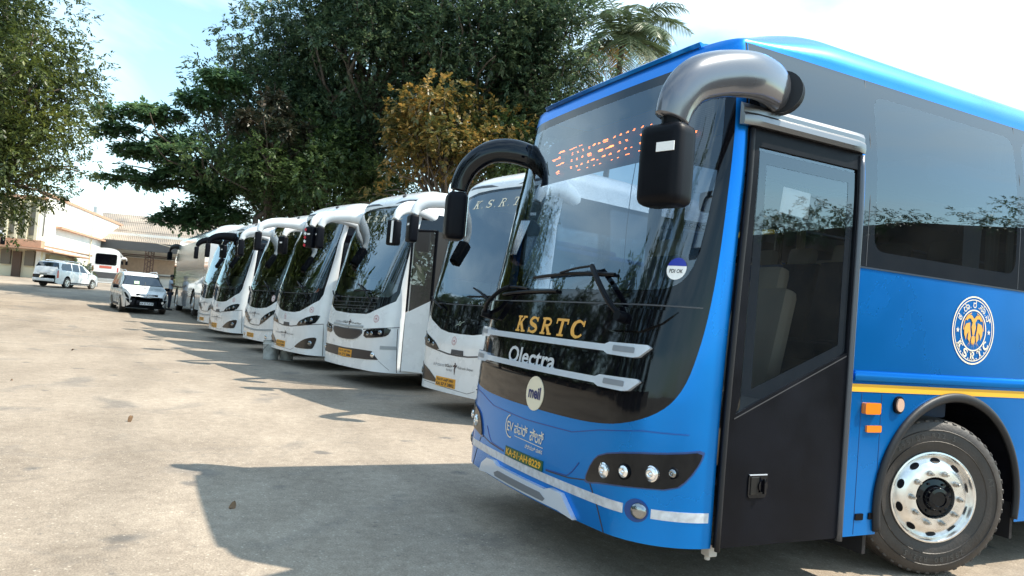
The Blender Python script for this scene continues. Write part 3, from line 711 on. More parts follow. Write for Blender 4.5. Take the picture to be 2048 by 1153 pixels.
    # side: rail, stripe, lamps, seams, hatches
    for g in (1, -1):
        def q(p): return p if g > 0 else [(-x, y) for x, y in p][::-1]
        bm = bmesh.new(); tube(bm, [(g*1.282, 1.54 if g > 0 else .7, 1.308, .032), (g*1.282, 11.9, 1.308, .032)], 12, 1, .6); bobj('rub_rail', bm, BLUEP, R, smooth=True)
        patch(S, q([(2.56, 1.209), (12.7, 1.209), (12.7, 1.257), (2.56, 1.257)]), YEL, 'yellow_stripe', R, .002, .001, .5)
        band(S, q([(2.565, 1.970), (12.7, 1.970)]), .010, mat('window_rubber', (.02, .03, .05), .4), 'window_rubber', R, .002, .004, .5)
        for sx in (2.66, 2.845):
            band(S, q([(sx, .34), (sx, 1.20)]), .004, mat('panel_gap', (.0, .03, .12), .5), 'panel_gap', R, .0008, .0005, .3)
        for i in range(5):
            band(S, q([(4.9+i*1.6, 3.165), (4.9+i*1.6, 1.98)]) if False else q([(2.62+i*1.6, 1.98), (2.62+i*1.6, 3.16)]), .004, GREYP, 'glazing_joint', R, .001, .001, .3)
        for sx in (2.70, 2.82):
            o = patch(S, q(rrect(sx-.035, .425, sx+.035, .465, .006)), BLACKM, 'hatch_latch', R, .001, .006)
    o = patch(S, rrect(2.665, 1.075, 2.805, 1.145, .012), ORANGE, 'side_indicator', R, .001, .03, .03)
    o = patch(S, rrect(2.71, .962, 2.845, 1.004, .008), ORANGE, 'side_reflector', R, .001, .012, .03)
    o = patch(S, circ(3.0, 1.135, .048, .056), BLACKM, 'side_marker_lamp', R, .001, .014, .03)
    patch(S, circ(3.0, 1.135, .034, .042), mat('marker_lens', (.6, .4, .3), .2, coat=1), 'marker_lens', o, .012, .012, .02)
    band(S, [(1.535, 2.69), (1.535, 3.16)], .006, BLUEP, 'pillar_trim', R, .002, .002, .2)
    # emblem
    E0, Z0 = 3.735, 1.655
    em = empty('emblem', (0, 0, 0)); em.parent = R
    BPE = mat('emblem_gold', (.85, .75, .55), .35)
    bpart = []
    rings = joinm([ring2(E0, Z0, .223, .233), ring2(E0, Z0, .205, .211), ring2(E0, Z0, .133, .142)])
    COL.objects.unlink(em); bpy.data.objects.remove(em)
    em = decal(S, rings, BPE, 'emblem', R, .003)
    tx = []
    for i, ch in enumerate(['ಕ', '.', 'ರಾ', '.', 'ರ', '.', 'ಸಾ', '.', 'ನಿ']):
        a = rad(152-i*15.5); vs, fs = textmesh(ch, .01); sc_ = .062 if ch != '.' else .05
        xs = [v[0] for v in vs]; mxx = (min(xs)+max(xs))/2; d = a-math.pi/2
        vs = [((x-mxx)*sc_, (y-.3)*sc_) for x, y in vs]
        tx.append(([(x*math.cos(d)-y*math.sin(d)+.173*math.cos(a)+E0, x*math.sin(d)+y*math.cos(d)+.173*math.sin(a)+Z0) for x, y in vs], fs))
    for i, ch in enumerate('K.S.R.T.C'):
        a = rad(-145+i*13.8); p = [slab(ch, .24, .14)]; 
        for part in slab(ch, .24, .14):
            sc_ = .055; d = a+math.pi/2
            vs = [((x-.5)*sc_, (y-.5)*sc_) for x, y in part[0]]
            tx.append(([(x*math.cos(d)-y*math.sin(d)+.173*math.cos(a)+E0, x*math.sin(d)+y*math.cos(d)+.173*math.sin(a)+Z0) for x, y in vs], part[1]))
    for g in (1, -1): tx.append(star2(E0+g*.173, Z0-.005, .02))
    decal(S, joinm(tx), CREAMV, 'emblem_lettering', em, .0035)
    bd = []
    for g in (1, -1):
        def f(pts): return [(E0+g*x*1.22, Z0+(y-.01)*1.05) for x, y in pts], [tuple(range(len(pts)))]
        bd += [f([(.008, -.02), (.02, .03), (.012, .06), (.03, .085), (.05, .085), (.062, .07), (.075, .078), (.055, .105), (.025, .11), (.0, .085), (.0, -.02)]),      # neck and head
               f([(.035, .06), (.07, .05), (.085, .02), (.082, -.02), (.065, -.055), (.06, -.02), (.045, .0), (.05, -.045), (.03, -.07), (.022, -.03), (.03, .01)]),   # wing
               ribbon([(E0+g*.03, Z0+.118), (E0+g*.07, Z0+.10), (E0+g*.105, Z0+.06), (E0+g*.112, Z0+.0)], .007)]
        for k in range(4): bd.append(f([(.002+k*.011, -.07), (.010+k*.016, -.115+k*.006), (.004+k*.008, -.068)]))
        bd.append(f([(0, -.02), (.014, -.03), (.018, -.06), (.01, -.08), (0, -.08)]))
    decal(S, joinm(bd), GOLD, 'emblem_bird', em, .0035)
    # door (glass above a slanting sill, black below)
    gl = [(1.64, 2.55), (1.64, 1.15), (1.62, 1.06), (2.47, 1.44), (2.47, 2.55)]
    D = patch(S, [(1.545, .335), (2.515, .335), (2.515, 2.655), (1.545, 2.655)], BLACKM, 'door', R, .004, .02, .08, [gl])
    patch(S, [(1.625, 2.56), (1.605, 1.03), (2.48, 1.425), (2.48, 2.56)], DOORG, 'door_glass', D, .012, 0, .08)
    patch(S, [(1.66, 2.53), (1.655, 1.10), (1.64, 1.07), (2.46, 1.44), (2.46, 2.53)], DARKG, 'glass_border', D, .0135, 0, .08, [[(1.73, 2.46), (1.73, 1.20), (2.40, 1.48), (2.40, 2.46)]]) 
    band(S, [(1.61, 1.035), (2.47, 1.42)], .006, mat('trim_dark', (.05, .05, .055), .4), 'door_sill_trim', D, .024, .002, .1)
    patch(S, [(1.86, 2.21), (2.09, 2.20), (2.10, 2.35), (1.88, 2.36)], mat('paper', (.9, .9, .88), .7), 'paper_notice', D, .004, 0, .08)
    for s_, wd in ((1.555, .03), (2.505, .04)): 
        bm = bmesh.new(); y = s_-1.04; tube(bm, [(*S.P(s_, z, .025), wd/2) for z in (.32, 1., 1.7, 2.3, 2.64)], 10, 3); bobj('door_edge_seal', bm, RUBBER if s_ < 2 else mat('grey_extrusion', (.09, .1, .12), .3, .5), D, smooth=True)
    hd = patch(S, rrect(1.745, .60, 1.885, .735, .02), BLACKG, 'door_handle', D, .02, .010, .03)
    bm = bmesh.new(); c = S.P(1.845, .667, .035); cyl(bm, c-Vector((.012, 0, 0)), c+Vector((.008, 0, 0)), .034, n=24); box(bm, c+Vector((.015, 0, 0)), (.016, .014, .085), .004); bobj('handle_lever', bm, BLACKG, D, auto=40)
    bm = bmesh.new(); c = S.P(1.79, .667, .03); box(bm, c, (.01, .06, .10), .004); bobj('handle_recess', bm, mat('recess_black', (.003, .003, .003), .5), D)
    band(S, [(1.75, .728), (1.88, .728)], .006, SILVER, 'handle_edge', D, .032, .001, .05)
    tube_obj('hand_rail', [(.98, .62, .9, .016), (.98, .62, 1.6, .016), (.98, .75, 2.05, .016), (.98, 1.1, 2.15, .016)], mat('rail_yellow', (.7, .5, .05), .4), R, 8, 4)
    # rain hood above the door
    bm = bmesh.new()
    prof = [(.0, 2.66), (.055, 2.655), (.065, 2.68), (.06, 2.71), (.045, 2.725), (.045, 2.75), (.025, 2.775), (0, 2.785)]
    ys = [.50+i*.99/12 for i in range(13)]; rows = []
    for i, y in enumerate(ys):
        e = .6 if i in (0, 12) else 1
        rows.append([bm.verts.new((1.262+S_off*e, y, z)) for S_off, z in prof])
    for a, b_ in zip(rows, rows[1:]):
        for i in range(len(prof)-1): bm.faces.new((a[i], b_[i], b_[i+1], a[i+1]))
    bm.faces.new(rows[0]); bm.faces.new(rows[-1][::-1]); bmesh.ops.recalc_face_normals(bm, faces=bm.faces)
    bobj('rain_hood', bm, mat('hood_metal', (.22, .225, .235), .3, .85), R, auto=25)
    # jack pin under the door
    bm = bmesh.new(); box(bm, (1.20, .56, .30), (.07, .06, .07), .01); cyl(bm, (1.20, .55, .27), (1.20, .55, .245), .016); bobj('step_bracket', bm, mat('bracket_grey', (.45, .43, .4), .5), R)
    # mirrors
    def mir(pts, hx, hy, zt, zb, ang, am=None):
        mr = tube_obj('mirror_arm', pts, am or mat('graphite_gloss', (.13, .135, .155), .2, .6, .6), R, 18, 8, .62, (0, 0, 1))
        bm = bmesh.new(); box(bm, (0, 0, 0), (.24, .17, zt-zb), .055, None, 4)
        M = Matrix.Translation((hx, hy, (zt+zb)/2)) @ Matrix.Rotation(ang, 4, 'Z'); bmesh.ops.transform(bm, matrix=M, verts=bm.verts)
        h = bobj('mirror_housing', bm, BLACKM, mr, auto=60)
        bm = bmesh.new(); box(bm, (0, .088, 0), (.19, .006, zt-zb-.07), .002); bmesh.ops.transform(bm, matrix=M, verts=bm.verts); bobj('mirror_glass', bm, CHROME, mr)
        return mr, M
    mr, M = mir([(1.24, .80, 2.86, .125), (1.34, .66, 2.885, .13), (1.43, .42, 2.87, .125), (1.47, .18, 2.815, .12), (1.495, -.02, 2.73, .115), (1.50, -.12, 2.62, .11), (1.495, -.15, 2.51, .10)], 1.49, -.16, 2.48, 2.08, rad(18))
    bm = bmesh.new(); box(bm, (.045, -.0865, .075), (.10, .004, .045), .001); bmesh.ops.transform(bm, matrix=M, verts=bm.verts); bobj('white_sticker', bm, WHITEV, mr)
    bm = bmesh.new()
    for k in range(3): cyl(bm, (1.30+.012*k, .765-.02*k, 2.868), (1.306+.012*k, .755-.02*k, 2.869), .124, n=28)
    bobj('arm_collar', bm, RUBBER, mr, auto=40)
    bm = bmesh.new(); cyl(bm, (1.495, -.15, 2.53), (1.495, -.15, 2.47), .05); bobj('arm_joint', bm, BLACKM, mr)
    mir([(-1.13, .68, 2.70, .08), (-1.15, .52, 2.82, .10), (-1.21, .33, 2.87, .105), (-1.32, .17, 2.85, .10), (-1.43, .06, 2.75, .095), (-1.485, .01, 2.63, .09), (-1.50, -.01, 2.52, .08)], -1.51, -.02, 2.50, 2.09, rad(-14), BLACKG)
    # cabin
    b = bmesh.new(); box(b, (0, 7.5, .95), (2.44, 8.2, .06)); box(b, (0, 2.5, .95), (1.4, 1.8, .06)); box(b, (-.0, 1.2, .62), (2.3, .9, .04)); bobj('floor', b, mat('cabin_floor', (.08, .08, .085), .8), R)
    b = bmesh.new(); box(b, (0, 6.9, 3.10), (2.2, 10.2, .05)); bobj('ceiling', b, INTW, R)
    b = bmesh.new()
    for g in (1, -1): box(b, (g*.95, 7.1, 2.72), (.42, 9.6, .2), .05)
    bobj('luggage_rack', b, mat('rack_grey', (.25, .26, .28), .6), R, auto=50)
    b = bmesh.new(); box(b, (-.35, .52, 1.33), (1.7, .42, .5), .06); box(b, (-.62, .62, 1.60), (.62, .3, .14), .05); bobj('dashboard', b, DASHM, R, auto=50)
    b = bmesh.new(); box(b, (.0, 1.75, 1.5), (.9, .04, 1.05)); bobj('partition', b, mat('partition_blue', (.03, .07, .16), .5), R)
    steering(R, -.62, .82, 1.78)
    seat(R, -.65, 1.25, .95, SEATM); seat(R, .74, .98, .66, SEATL); seat(R, .2, 2.4, 1.0)
    for i in range(8):
        for x in (-.9, -.45, .45, .9): seat(R, x, 2.6+i*.86, 1.02, SEATM)
    curtain(R, (1.16, 2.72), (1.14, 2.95), 2.08, 2.52, mat('pale_curtain', (.8, .76, .66), .8), 2, .02); curtain(R, (1.16, 3.75), (1.15, 3.95), 2.1, 2.6, MATS['pale_curtain'], 2, .02)
    for i in range(4):
        curtain(R, (1.12, 1.7+i*1.6), (1.12, 1.78+i*1.6), 2.05, 3.05, CURT, 3, .02); curtain(R, (1.10, 3.08+i*1.6), (1.12, 3.0+i*1.6+.2), 2.0, 3.05, CURT, 3, .03)
        curtain(R, (-1.12, 2.0+i*1.6), (-1.12, 2.12+i*1.6), 2.05, 3.05, CURT, 3, .02)
    f = Flat((-1.19, 2.05, 2.45), (0, 1, 0), (0, 0, 1))
    o = mesh('emergency_exit_sign', [tuple(f.P(x, y)) for x, y in ((0, 0), (.62, 0), (.62, .085), (0, .085))], [(0, 1, 2, 3)], WHITEV, R)
    text_on(f, 'EMERGENCY EXIT', .02, .02, .60, .065, DARKV, 'exit_lettering', o, .004, .02)
    for sx, vz in ((.10, 1.80), (.33, 1.81)):
        p = patch(S, rrect(sx, vz, sx+.04, vz+.075, .003), WHITEV, 'notice_card', R, -.03, 0, .03)
    return R
def fit_word(t, x0, y0, x1, y1, gap=.3, shear=0., w=.22, sf=.12):
    vs, fs = word(t, 1., gap, w, sf, shear); xs = [v[0] for v in vs]
    return fit(vs, x0, y0, x1, y1), fs
# ---------------------------------------------------------------- the white coaches
WFY = [(.3, 0), (1.0, 0), (1.4, .05), (1.7, .1), (2.15, .25), (2.6, .4), (2.9, .5), (3.35, .65)]
WHITE = Surf(zc=3.35, hr=.45, fr=1.3, fy=WFY, tin=.12, z0=.3, Lr=1.2)
def q_(g, p): return p if g > 0 else [(-x, y) for x, y in p][::-1]
def brand_mark(S, x, z, sz, m, parent):
    """ring with a slanting bar"""
    decal(S, joinm([ring2(x, z, sz*.62, sz, 28), ribbon([(x-sz*3.1, z-sz*1.05), (x-sz*.8, z-sz*.25)], sz*.38), ribbon([(x+sz*.8, z+sz*.25), (x+sz*3.1, z+sz*1.05)], sz*.38), ribbon([(x-sz*.45, z-sz*.1), (x+sz*.45, z+sz*.1)], sz*.4)]), m, 'maker_badge', parent, .008)
def small_emblem(S, x, z, r, m, parent, dark=False):
    o = patch(S, circ(x, z, r), WHITEV, 'round_emblem', parent, .002, .0015, .05)
    p = [ring2(x, z, r*.86, r*.95), ring2(x, z, r*.52, r*.58), disc2(x, z+r*.05, r*.22), ribbon([(x-r*.3, z-r*.25), (x, z+r*.1), (x+r*.3, z-r*.25)], r*.16)]
    for i in range(12):
        a = 2*math.pi*i/12; p.append(ribbon([(x+r*.66*math.cos(a), z+r*.66*math.sin(a)), (x+r*.8*math.cos(a), z+r*.8*math.sin(a))], r*.16))
    decal(S, joinm(p), m, 'emblem_ink', o, .0045)
def slogans(S, x, z, parent, sc_=1.):
    """lettering with the little dancing figure, and the class of service beside it"""
    text_on(S, 'ಕರ್ನಾಟಕ', x-.52*sc_, z-.015, x-.20*sc_, z+.03, mat('grey_ink', (.3, .3, .32), .5), 'service_lettering', parent, .004, 0, .2)
    text_on(S, 'ಐರಾವತ', x-.18*sc_, z-.01, x+.02*sc_, z+.045, DARKV, 'service_lettering', parent, .004, .012)
    text_on(S, 'ಕ್ಲಬ್ ಕ್ಲಾಸ್', x-.14*sc_, z-.065, x+.02*sc_, z-.025, mat('grey_ink', (.3, .3, .32), .5), 'service_lettering', parent, .004, .005)
    X = x+.085*sc_
    fig = [disc2(X, z+.055, .014), ([(X-.012, z+.04), (X-.055, z+.02), (X-.045, z+.005), (X-.012, z+.02), (X-.022, z-.03), (X-.008, z-.10), (X+.004, z-.10), (X+.006, z-.03), (X+.022, z+.02), (X+.045, z+.05), (X+.055, z+.045), (X+.03, z+.0), (X+.016, z+.04)], [tuple(range(13))])]
    decal(S, joinm(fig), mat('figure_ink', (.05, .02, .02), .5), 'dancing_figure', parent, .004)
    text_on(S, 'Multi-axle Sleeper', x+.14*sc_, z-.02, x+.52*sc_, z+.03, DARKV, 'class_lettering', parent, .004, -.002, .45)
def round_lamp(S, s, v, r, parent, m=None):
    bm = bmesh.new(); q = S.N(s, v).to_track_quat('Z', 'Y').to_matrix().to_4x4(); M = Matrix.Translation(S.P(s, v, .006)) @ q
    lathe(bm, [(r*1.15, 0), (r, .008), (r*.6, .013), (0, .016)], M, 20); return bobj('lamp_lens', bm, m or CHROME, parent, smooth=True)
def coach(style, loc, rz, label, plate=None, letters=True, doors=True, name='coach', armcol=None, sidecol=None, sideglass=None, mdy=0., group='white coaches parked in a slanting row'):
    S = WHITE
    R = empty(name, loc, rz, label, 'bus', group)
    if style == 'A':
        bot = [(0, 1.165), (.30, 1.17), (.55, 1.205), (.88, 1.33), (1.15, 1.47), (1.22, 1.60), (1.235, 1.9)]
    elif style == 'B':
        bot = [(0, 1.285), (.60, 1.30), (.70, 1.32), (.99, 1.43), (1.28, 1.57), (1.335, 1.72), (1.325, 1.95)]
    else:
        bot = [(0, 1.13), (.30, 1.14), (.62, 1.17), (.85, 1.25), (1.11, 1.39), (1.24, 1.55), (1.25, 1.9)]
    mx = bot[-1][0]
    scr = sym(bot+[(mx+.02, 2.5), (mx+.01, 3.05), (mx-.04, 3.30), (.8, 3.37), (.4, 3.395), (0, 3.40)])
    wsz = 1.60
    ws = sym([(0, wsz), (mx-.2, wsz+.03), (mx-.07, wsz+.15), (mx-.04, 2.5), (mx-.05, 3.0), (mx-.10, 3.25), (.8, 3.32), (.4, 3.345), (0, 3.35)])
    vent = [q_(g, [(.25, 3.45), (.9, 3.47), (1.15, 3.45), (1.12, 3.52), (.8, 3.545), (.5, 3.53)]) for g in (1, -1)]
    arch = [(2.86, .2), (2.86, .5)]+[(3.60-.74*math.cos(rad(a)), .5+.66*math.sin(rad(a))) for a in range(10, 171, 10)]+[(4.34, .5), (4.34, .2)]
    arch2 = [(x+5.9, y) for x, y in arch]
    dwin = [(1.56, .8), (2.40, 1.35), (2.40, 2.75), (1.56, 2.75)]
    side = [(1.50, 2.0), (1.50, 3.22), (11.9, 3.22), (11.9, 1.95), (2.6, 1.95), (2.6, 2.0)]
    regs = [('windshield', [ws], WWSG, None), ('black_panel', [scr], BLACKG, None), ('roof_vent', vent, GREYP, None),
            ('door_window', [dwin], DARKG, None), ('side_window', [rrect(2.66+i*1.62, 2.03, 4.2+i*1.62, 3.15, .08) for i in range(5)]+[rrect(-4.2-i*1.62, 2.03, -2.66-i*1.62, 3.15, .08) for i in range(5)], sideglass or DARKG, None),
            ('window_surround', [side, mirr(side)], sideglass or BLACKG, None)]
    shell(S, 12.9, regs, sidecol or WHITEP, R, 'body', [arch, arch2, mirr(arch), mirr(arch2)], fstep=.08, vstep=.11)
    ends = [S.p0(12.9, S.z0+(S.vmax-S.z0)*i/24) for i in range(25)]; bk = [tuple(p) for p in ends]+[(-p.x, p.y, p.z) for p in ends[::-1]]
    mesh('rear_panel', bk, [list(range(len(bk)))[::-1]], sidecol or WHITEP, R, smooth=False)
    for g in (1, -1):
        for k in (0, 5.9):
            make_wheel(R, (g*1.11, 2.56+k, .52), g, 0, False)
        band(S, q_(g, [(1.505, .33), (1.505, 2.0)]) if g > 0 else [(-1.505, .33), (-1.505, 2.0)], .012, DARKV, 'door_gap', R, .001, .001, .2)
        band(S, [(g*2.5, .33), (g*2.5, 2.0)], .010, DARKV, 'door_gap', R, .001, .001, .2)
    b = bmesh.new(); box(b, (0, 6.3, .60), (2.2, 11.0, .3)); box(b, (0, .8, .5), (1.9, .8, .2)); bobj('chassis', b, BLACKM, R)
    if style == 'A':
        for g in (1, -1):
            h = patch(S, q_(g, chaikin([(.50, .893), (.56, .95), (.64, 1.005), (.95, 1.115), (1.235, 1.168), (1.21, 1.075), (1.13, .962), (.8, .915)], 1)), BLACKG, 'headlight', R, .001, .008, .06)
            for s_, v in ((.70, .965), (.86, 1.0), (1.04, 1.045)): round_lamp(S, g*s_, v, .034, h, mat('lamp_chrome_dim', (.3, .32, .34), .15, 1))
            f = patch(S, q_(g, chaikin([(.46, .417), (.60, .50), (.80, .595), (1.01, .66), (1.20, .69), (1.205, .61), (1.15, .46), (1.1, .43), (.8, .42)], 1)), BLACKG, 'fog_lamp', R, .001, .006, .06)
            round_lamp(S, g*1.06, .55, .045, f, mat('lamp_chrome_dim', (.3, .32, .34), .15, 1))
            band(S, [(g*x, z) for x, z in [(0, .855), (.25, .86), (.52, .889)]], .022, GREYP, 'hood_joint', R, .001, .001, .06)
            band(S, [(g*x, z) for x, z in [(.52, .885), (.8, .915), (1.322, .978), (1.335, .8), (1.361, .31)]], .014, DARKV, 'hood_joint', R, .001, .001, .06)
        patch(S, [(-.16, .87), (.14, .87), (.13, .935), (-.15, .935)], GREYP, 'hood_handle', R, .002, .01, .05)
        brand_mark(S, -.05, 1.315, .035, CHROME, R); small_emblem(S, -.12, 1.06, .065, MAROON, R); small_emblem(S, 1.0, 1.26, .068, MAROON, R)
        slogans(S, -.12, .68, R); PX = (-.52, .005, .38, .515)
        band(S, [(-.9, .40), (-.2, .37), (.3, .35), (.46, .40)], .006, GREYP, 'bumper_crease', R, .001, .001)
    elif style == 'B':
        patch(S, chaikin(sym([(0, 1.005), (.52, 1.02), (.585, 1.0), (.58, .93), (.37, .82), (0, .80)]), 1), GREYP, 'grille_frame', R, .001, .012, .06)
        gr = patch(S, chaikin(sym([(0, .985), (.50, .998), (.555, .98), (.54, .93), (.35, .84), (0, .82)]), 1), mat('grille_black', (.02, .02, .025), .35), 'grille', R, .012, .003, .06)
        brand_mark(S, 0, .895, .038, CHROME, gr)
        patch(S, sym([(0, 1.03), (.59, 1.045), (.59, 1.085), (0, 1.065)]), mat('soft_grey', (.35, .37, .38), .5), 'grille_lip', R, .001, .01, .06)
        lg = patch(S, sym([(0, .645), (.52, .655), (.93, .655), (1.085, .515), (.8, .495), (0, .47)]), mat('grille_black', (.02, .02, .025), .35), 'lower_grille', R, .001, .006, .06)
        for g in (1, -1):
            h = patch(S, q_(g, chaikin([(.64, .872), (.655, 1.01), (.9, 1.045), (1.275, 1.095), (1.25, .985), (1.17, .93), (.95, .895)], 1)), BLACKG, 'headlight', R, .001, .008, .06)
            for s_, v in ((.76, .95), (.88, .965), (1.08, .995)): round_lamp(S, g*s_, v, .036, h, mat('lamp_chrome_dim', (.3, .32, .34), .15, 1))
            round_lamp(S, g*.95, .585, .042, lg)
            band(S, [(g*x, z) for x, z in [(.60, 1.02), (1.416, 1.113)]], .012, DARKV, 'hood_joint', R, .001, .001, .06)
            band(S, [(g*x, z) for x, z in [(1.388, 1.087), (1.40, .8), (1.437, .31)]], .012, DARKV, 'hood_joint', R, .001, .001, .06)
            patch(S, q_(g, [(1.10, .70), (1.40, .715), (1.40, .775), (1.10, .765)]), mat('soft_grey', (.35, .37, .38), .5), 'reflector', R, .001, .003)
            band(S, [(g*x, z) for x, z in [(1.09, .50), (1.2, .42), (1.3, .35)]], .006, GREYP, 'bumper_crease', R, .001, .001)
        small_emblem(S, .94, 1.235, .072, MAROON, R)
        slogans(S, .0, 1.105, R); PX = (-.24, .29, .478, .618)
        for v in (1.37, 1.42, 1.49): band(S, [(-.8, v), (.85, v+.03)], .008, GREYP, 'intake_slat', R, .001, .006)
    else:
        for g in (1, -1):
            h = patch(S, q_(g, [(.36, .712), (.42, .875), (.58, .96), (.76, 1.035), (1.09, 1.155), (1.05, 1.04), (.74, .865), (.5, .76)]), BLACKG, 'headlight', R, .001, .008, .06)
            for s_, v in ((.5, .84), (.65, .91), (.85, 1.0)): round_lamp(S, g*s_, v, .034, h, mat('lamp_chrome_dim', (.3, .32, .34), .15, 1))
            round_lamp(S, g*.77, .43, .05, R)
            band(S, [(g*x, z) for x, z in [(0, .69), (.35, .705)]], .022, DARKV, 'hood_joint', R, .001, .001, .06)
            patch(S, q_(g, [(0.0, .545), (.6, .57), (1.1, .61), (1.1, .655), (.6, .615), (0.0, .59)]) if g > 0 else [(-1.1, .61), (-.6, .57), (0, .545), (0, .59), (-.6, .615), (-1.1, .655)], mat('soft_grey', (.35, .37, .38), .5), 'bumper_strip', R, .001, .006)
            band(S, [(g*1.3, .33), (g*1.3, 1.1)], .008, DARKV, 'bumper_joint', R, .001, .001)
        brand_mark(S, -.30, .80, .035, DARKV, R); small_emblem(S, .88, 1.42, .085, MAROON, R)
        slogans(S, -.1, .98, R, .8); PX = (-.50, .02, .365, .475)
    pl = patch(S, rrect(PX[0], PX[2], PX[1], PX[3], .006), PLATEY, 'licence_plate', R, .003, .006, .08)
    md = (PX[2]+PX[3])/2
    text_on(S, 'ಕೆಎ 57 ಎಫ್ '+(plate or '')[-4:], PX[0]+.04, md+.008, PX[1]-.04, PX[3]-.012, DARKV, 'plate_lettering', pl, .011, .02)
    text_on(S, plate or 'KA 57 F', PX[0]+.025, PX[2]+.012, PX[1]-.025, md-.008, DARKV, 'plate_lettering', pl, .011, .03)
    if letters:
        decal(S, fit_word('K.S.R.T.C', -.78, 3.09, .80, 3.225, .35, .28, .17, .08), CREAMV, 'windshield_lettering', R, .004)
    # wipers
    wb = bmesh.new()
    def arm(pts, r): tube(wb, [(*S.P(*p), r) for p in pts], 8, 4)
    for a, b_, c_ in (((.80, 1.49, .05), (.47, 1.70, .05), (.10, 1.83, .03)), ((-.55, 1.50, .05), (-.8, 1.60, .05), (-1.0, 1.68, .03))):
        arm([a, b_, c_], .014); dx = .45
        arm([(c_[0]-.1, c_[1]-.12 if c_[0] > 0 else c_[1]-.05, .015), (c_[0]+dx, c_[1]-.1, .015)], .010)
        bobj('wiper', wb, BLACKM, R, auto=40); wb = bmesh.new()
    wb.free()
    band(S, [(-.9, 1.585), (0, 1.59), (.9, 1.60)], .012, GREYP, 'windshield_seam', R, .001, .003)
    # mirrors
    for g in (1, -1):
        am = armcol or WHITEP
        mr = tube_obj('mirror_arm', [(g*1.10, 1.05, 3.17, .13), (g*1.22, .78, 3.23, .135), (g*1.34, .48+mdy*.4, 3.25, .125), (g*1.43, .22+mdy*.8, 3.21, .11), (g*1.49, .05+mdy, 3.11, .09), (g*1.50, -.02+mdy, 2.97, .065)], am, R, 14, 6, .6)
        bm = bmesh.new(); box(bm, (0, 0, 0), (.24, .15, .44), .045, None, 3)
        M = Matrix.Translation((g*1.5, -.03+mdy, 2.74)) @ Matrix.Rotation(g*rad(14), 4, 'Z'); bmesh.ops.transform(bm, matrix=M, verts=bm.verts)
        bobj('mirror_housing', bm, BLACKM, mr, auto=60)
        bm = bmesh.new()
        if style == 'B' and g > 0: box(bm, (.03, -.0765, .01), (.05, .004, .38), .001)
        else: box(bm, (.02, -.0765, .06), (.09, .004, .035), .001)
        bmesh.ops.transform(bm, matrix=M, verts=bm.verts); bobj('white_sticker', bm, WHITEV, mr)
    bm = bmesh.new(); cyl(bm, S.P(.45, 3.72, 0), S.P(.45, 3.72, .03), .04); bobj('roof_marker_lamp', bm, GREYP, R)
    # cabin
    b = bmesh.new(); box(b, (0, 6.4, 1.0), (2.4, 10.8, .06)); box(b, (-.0, 1.3, .72), (2.2, .9, .04)); bobj('floor', b, mat('cabin_floor', (.08, .08, .085), .8), R)
    b = bmesh.new(); box(b, (-.2, .60, 1.28), (1.8, .36, .52), .06); bobj('dashboard', b, DASHM, R, auto=50)
    b = bmesh.new(); box(b, (0, 2.0, 1.95), (1.7, .04, 1.8)); bobj('partition', b, mat('partition_dark', (.05, .06, .06), .5), R)
    steering(R, -.60, .85, 1.72); seat(R, -.6, 1.35, .95); seat(R, .65, 1.4, .95)
    return R
def retag(o, label): o['label'] = label; return o
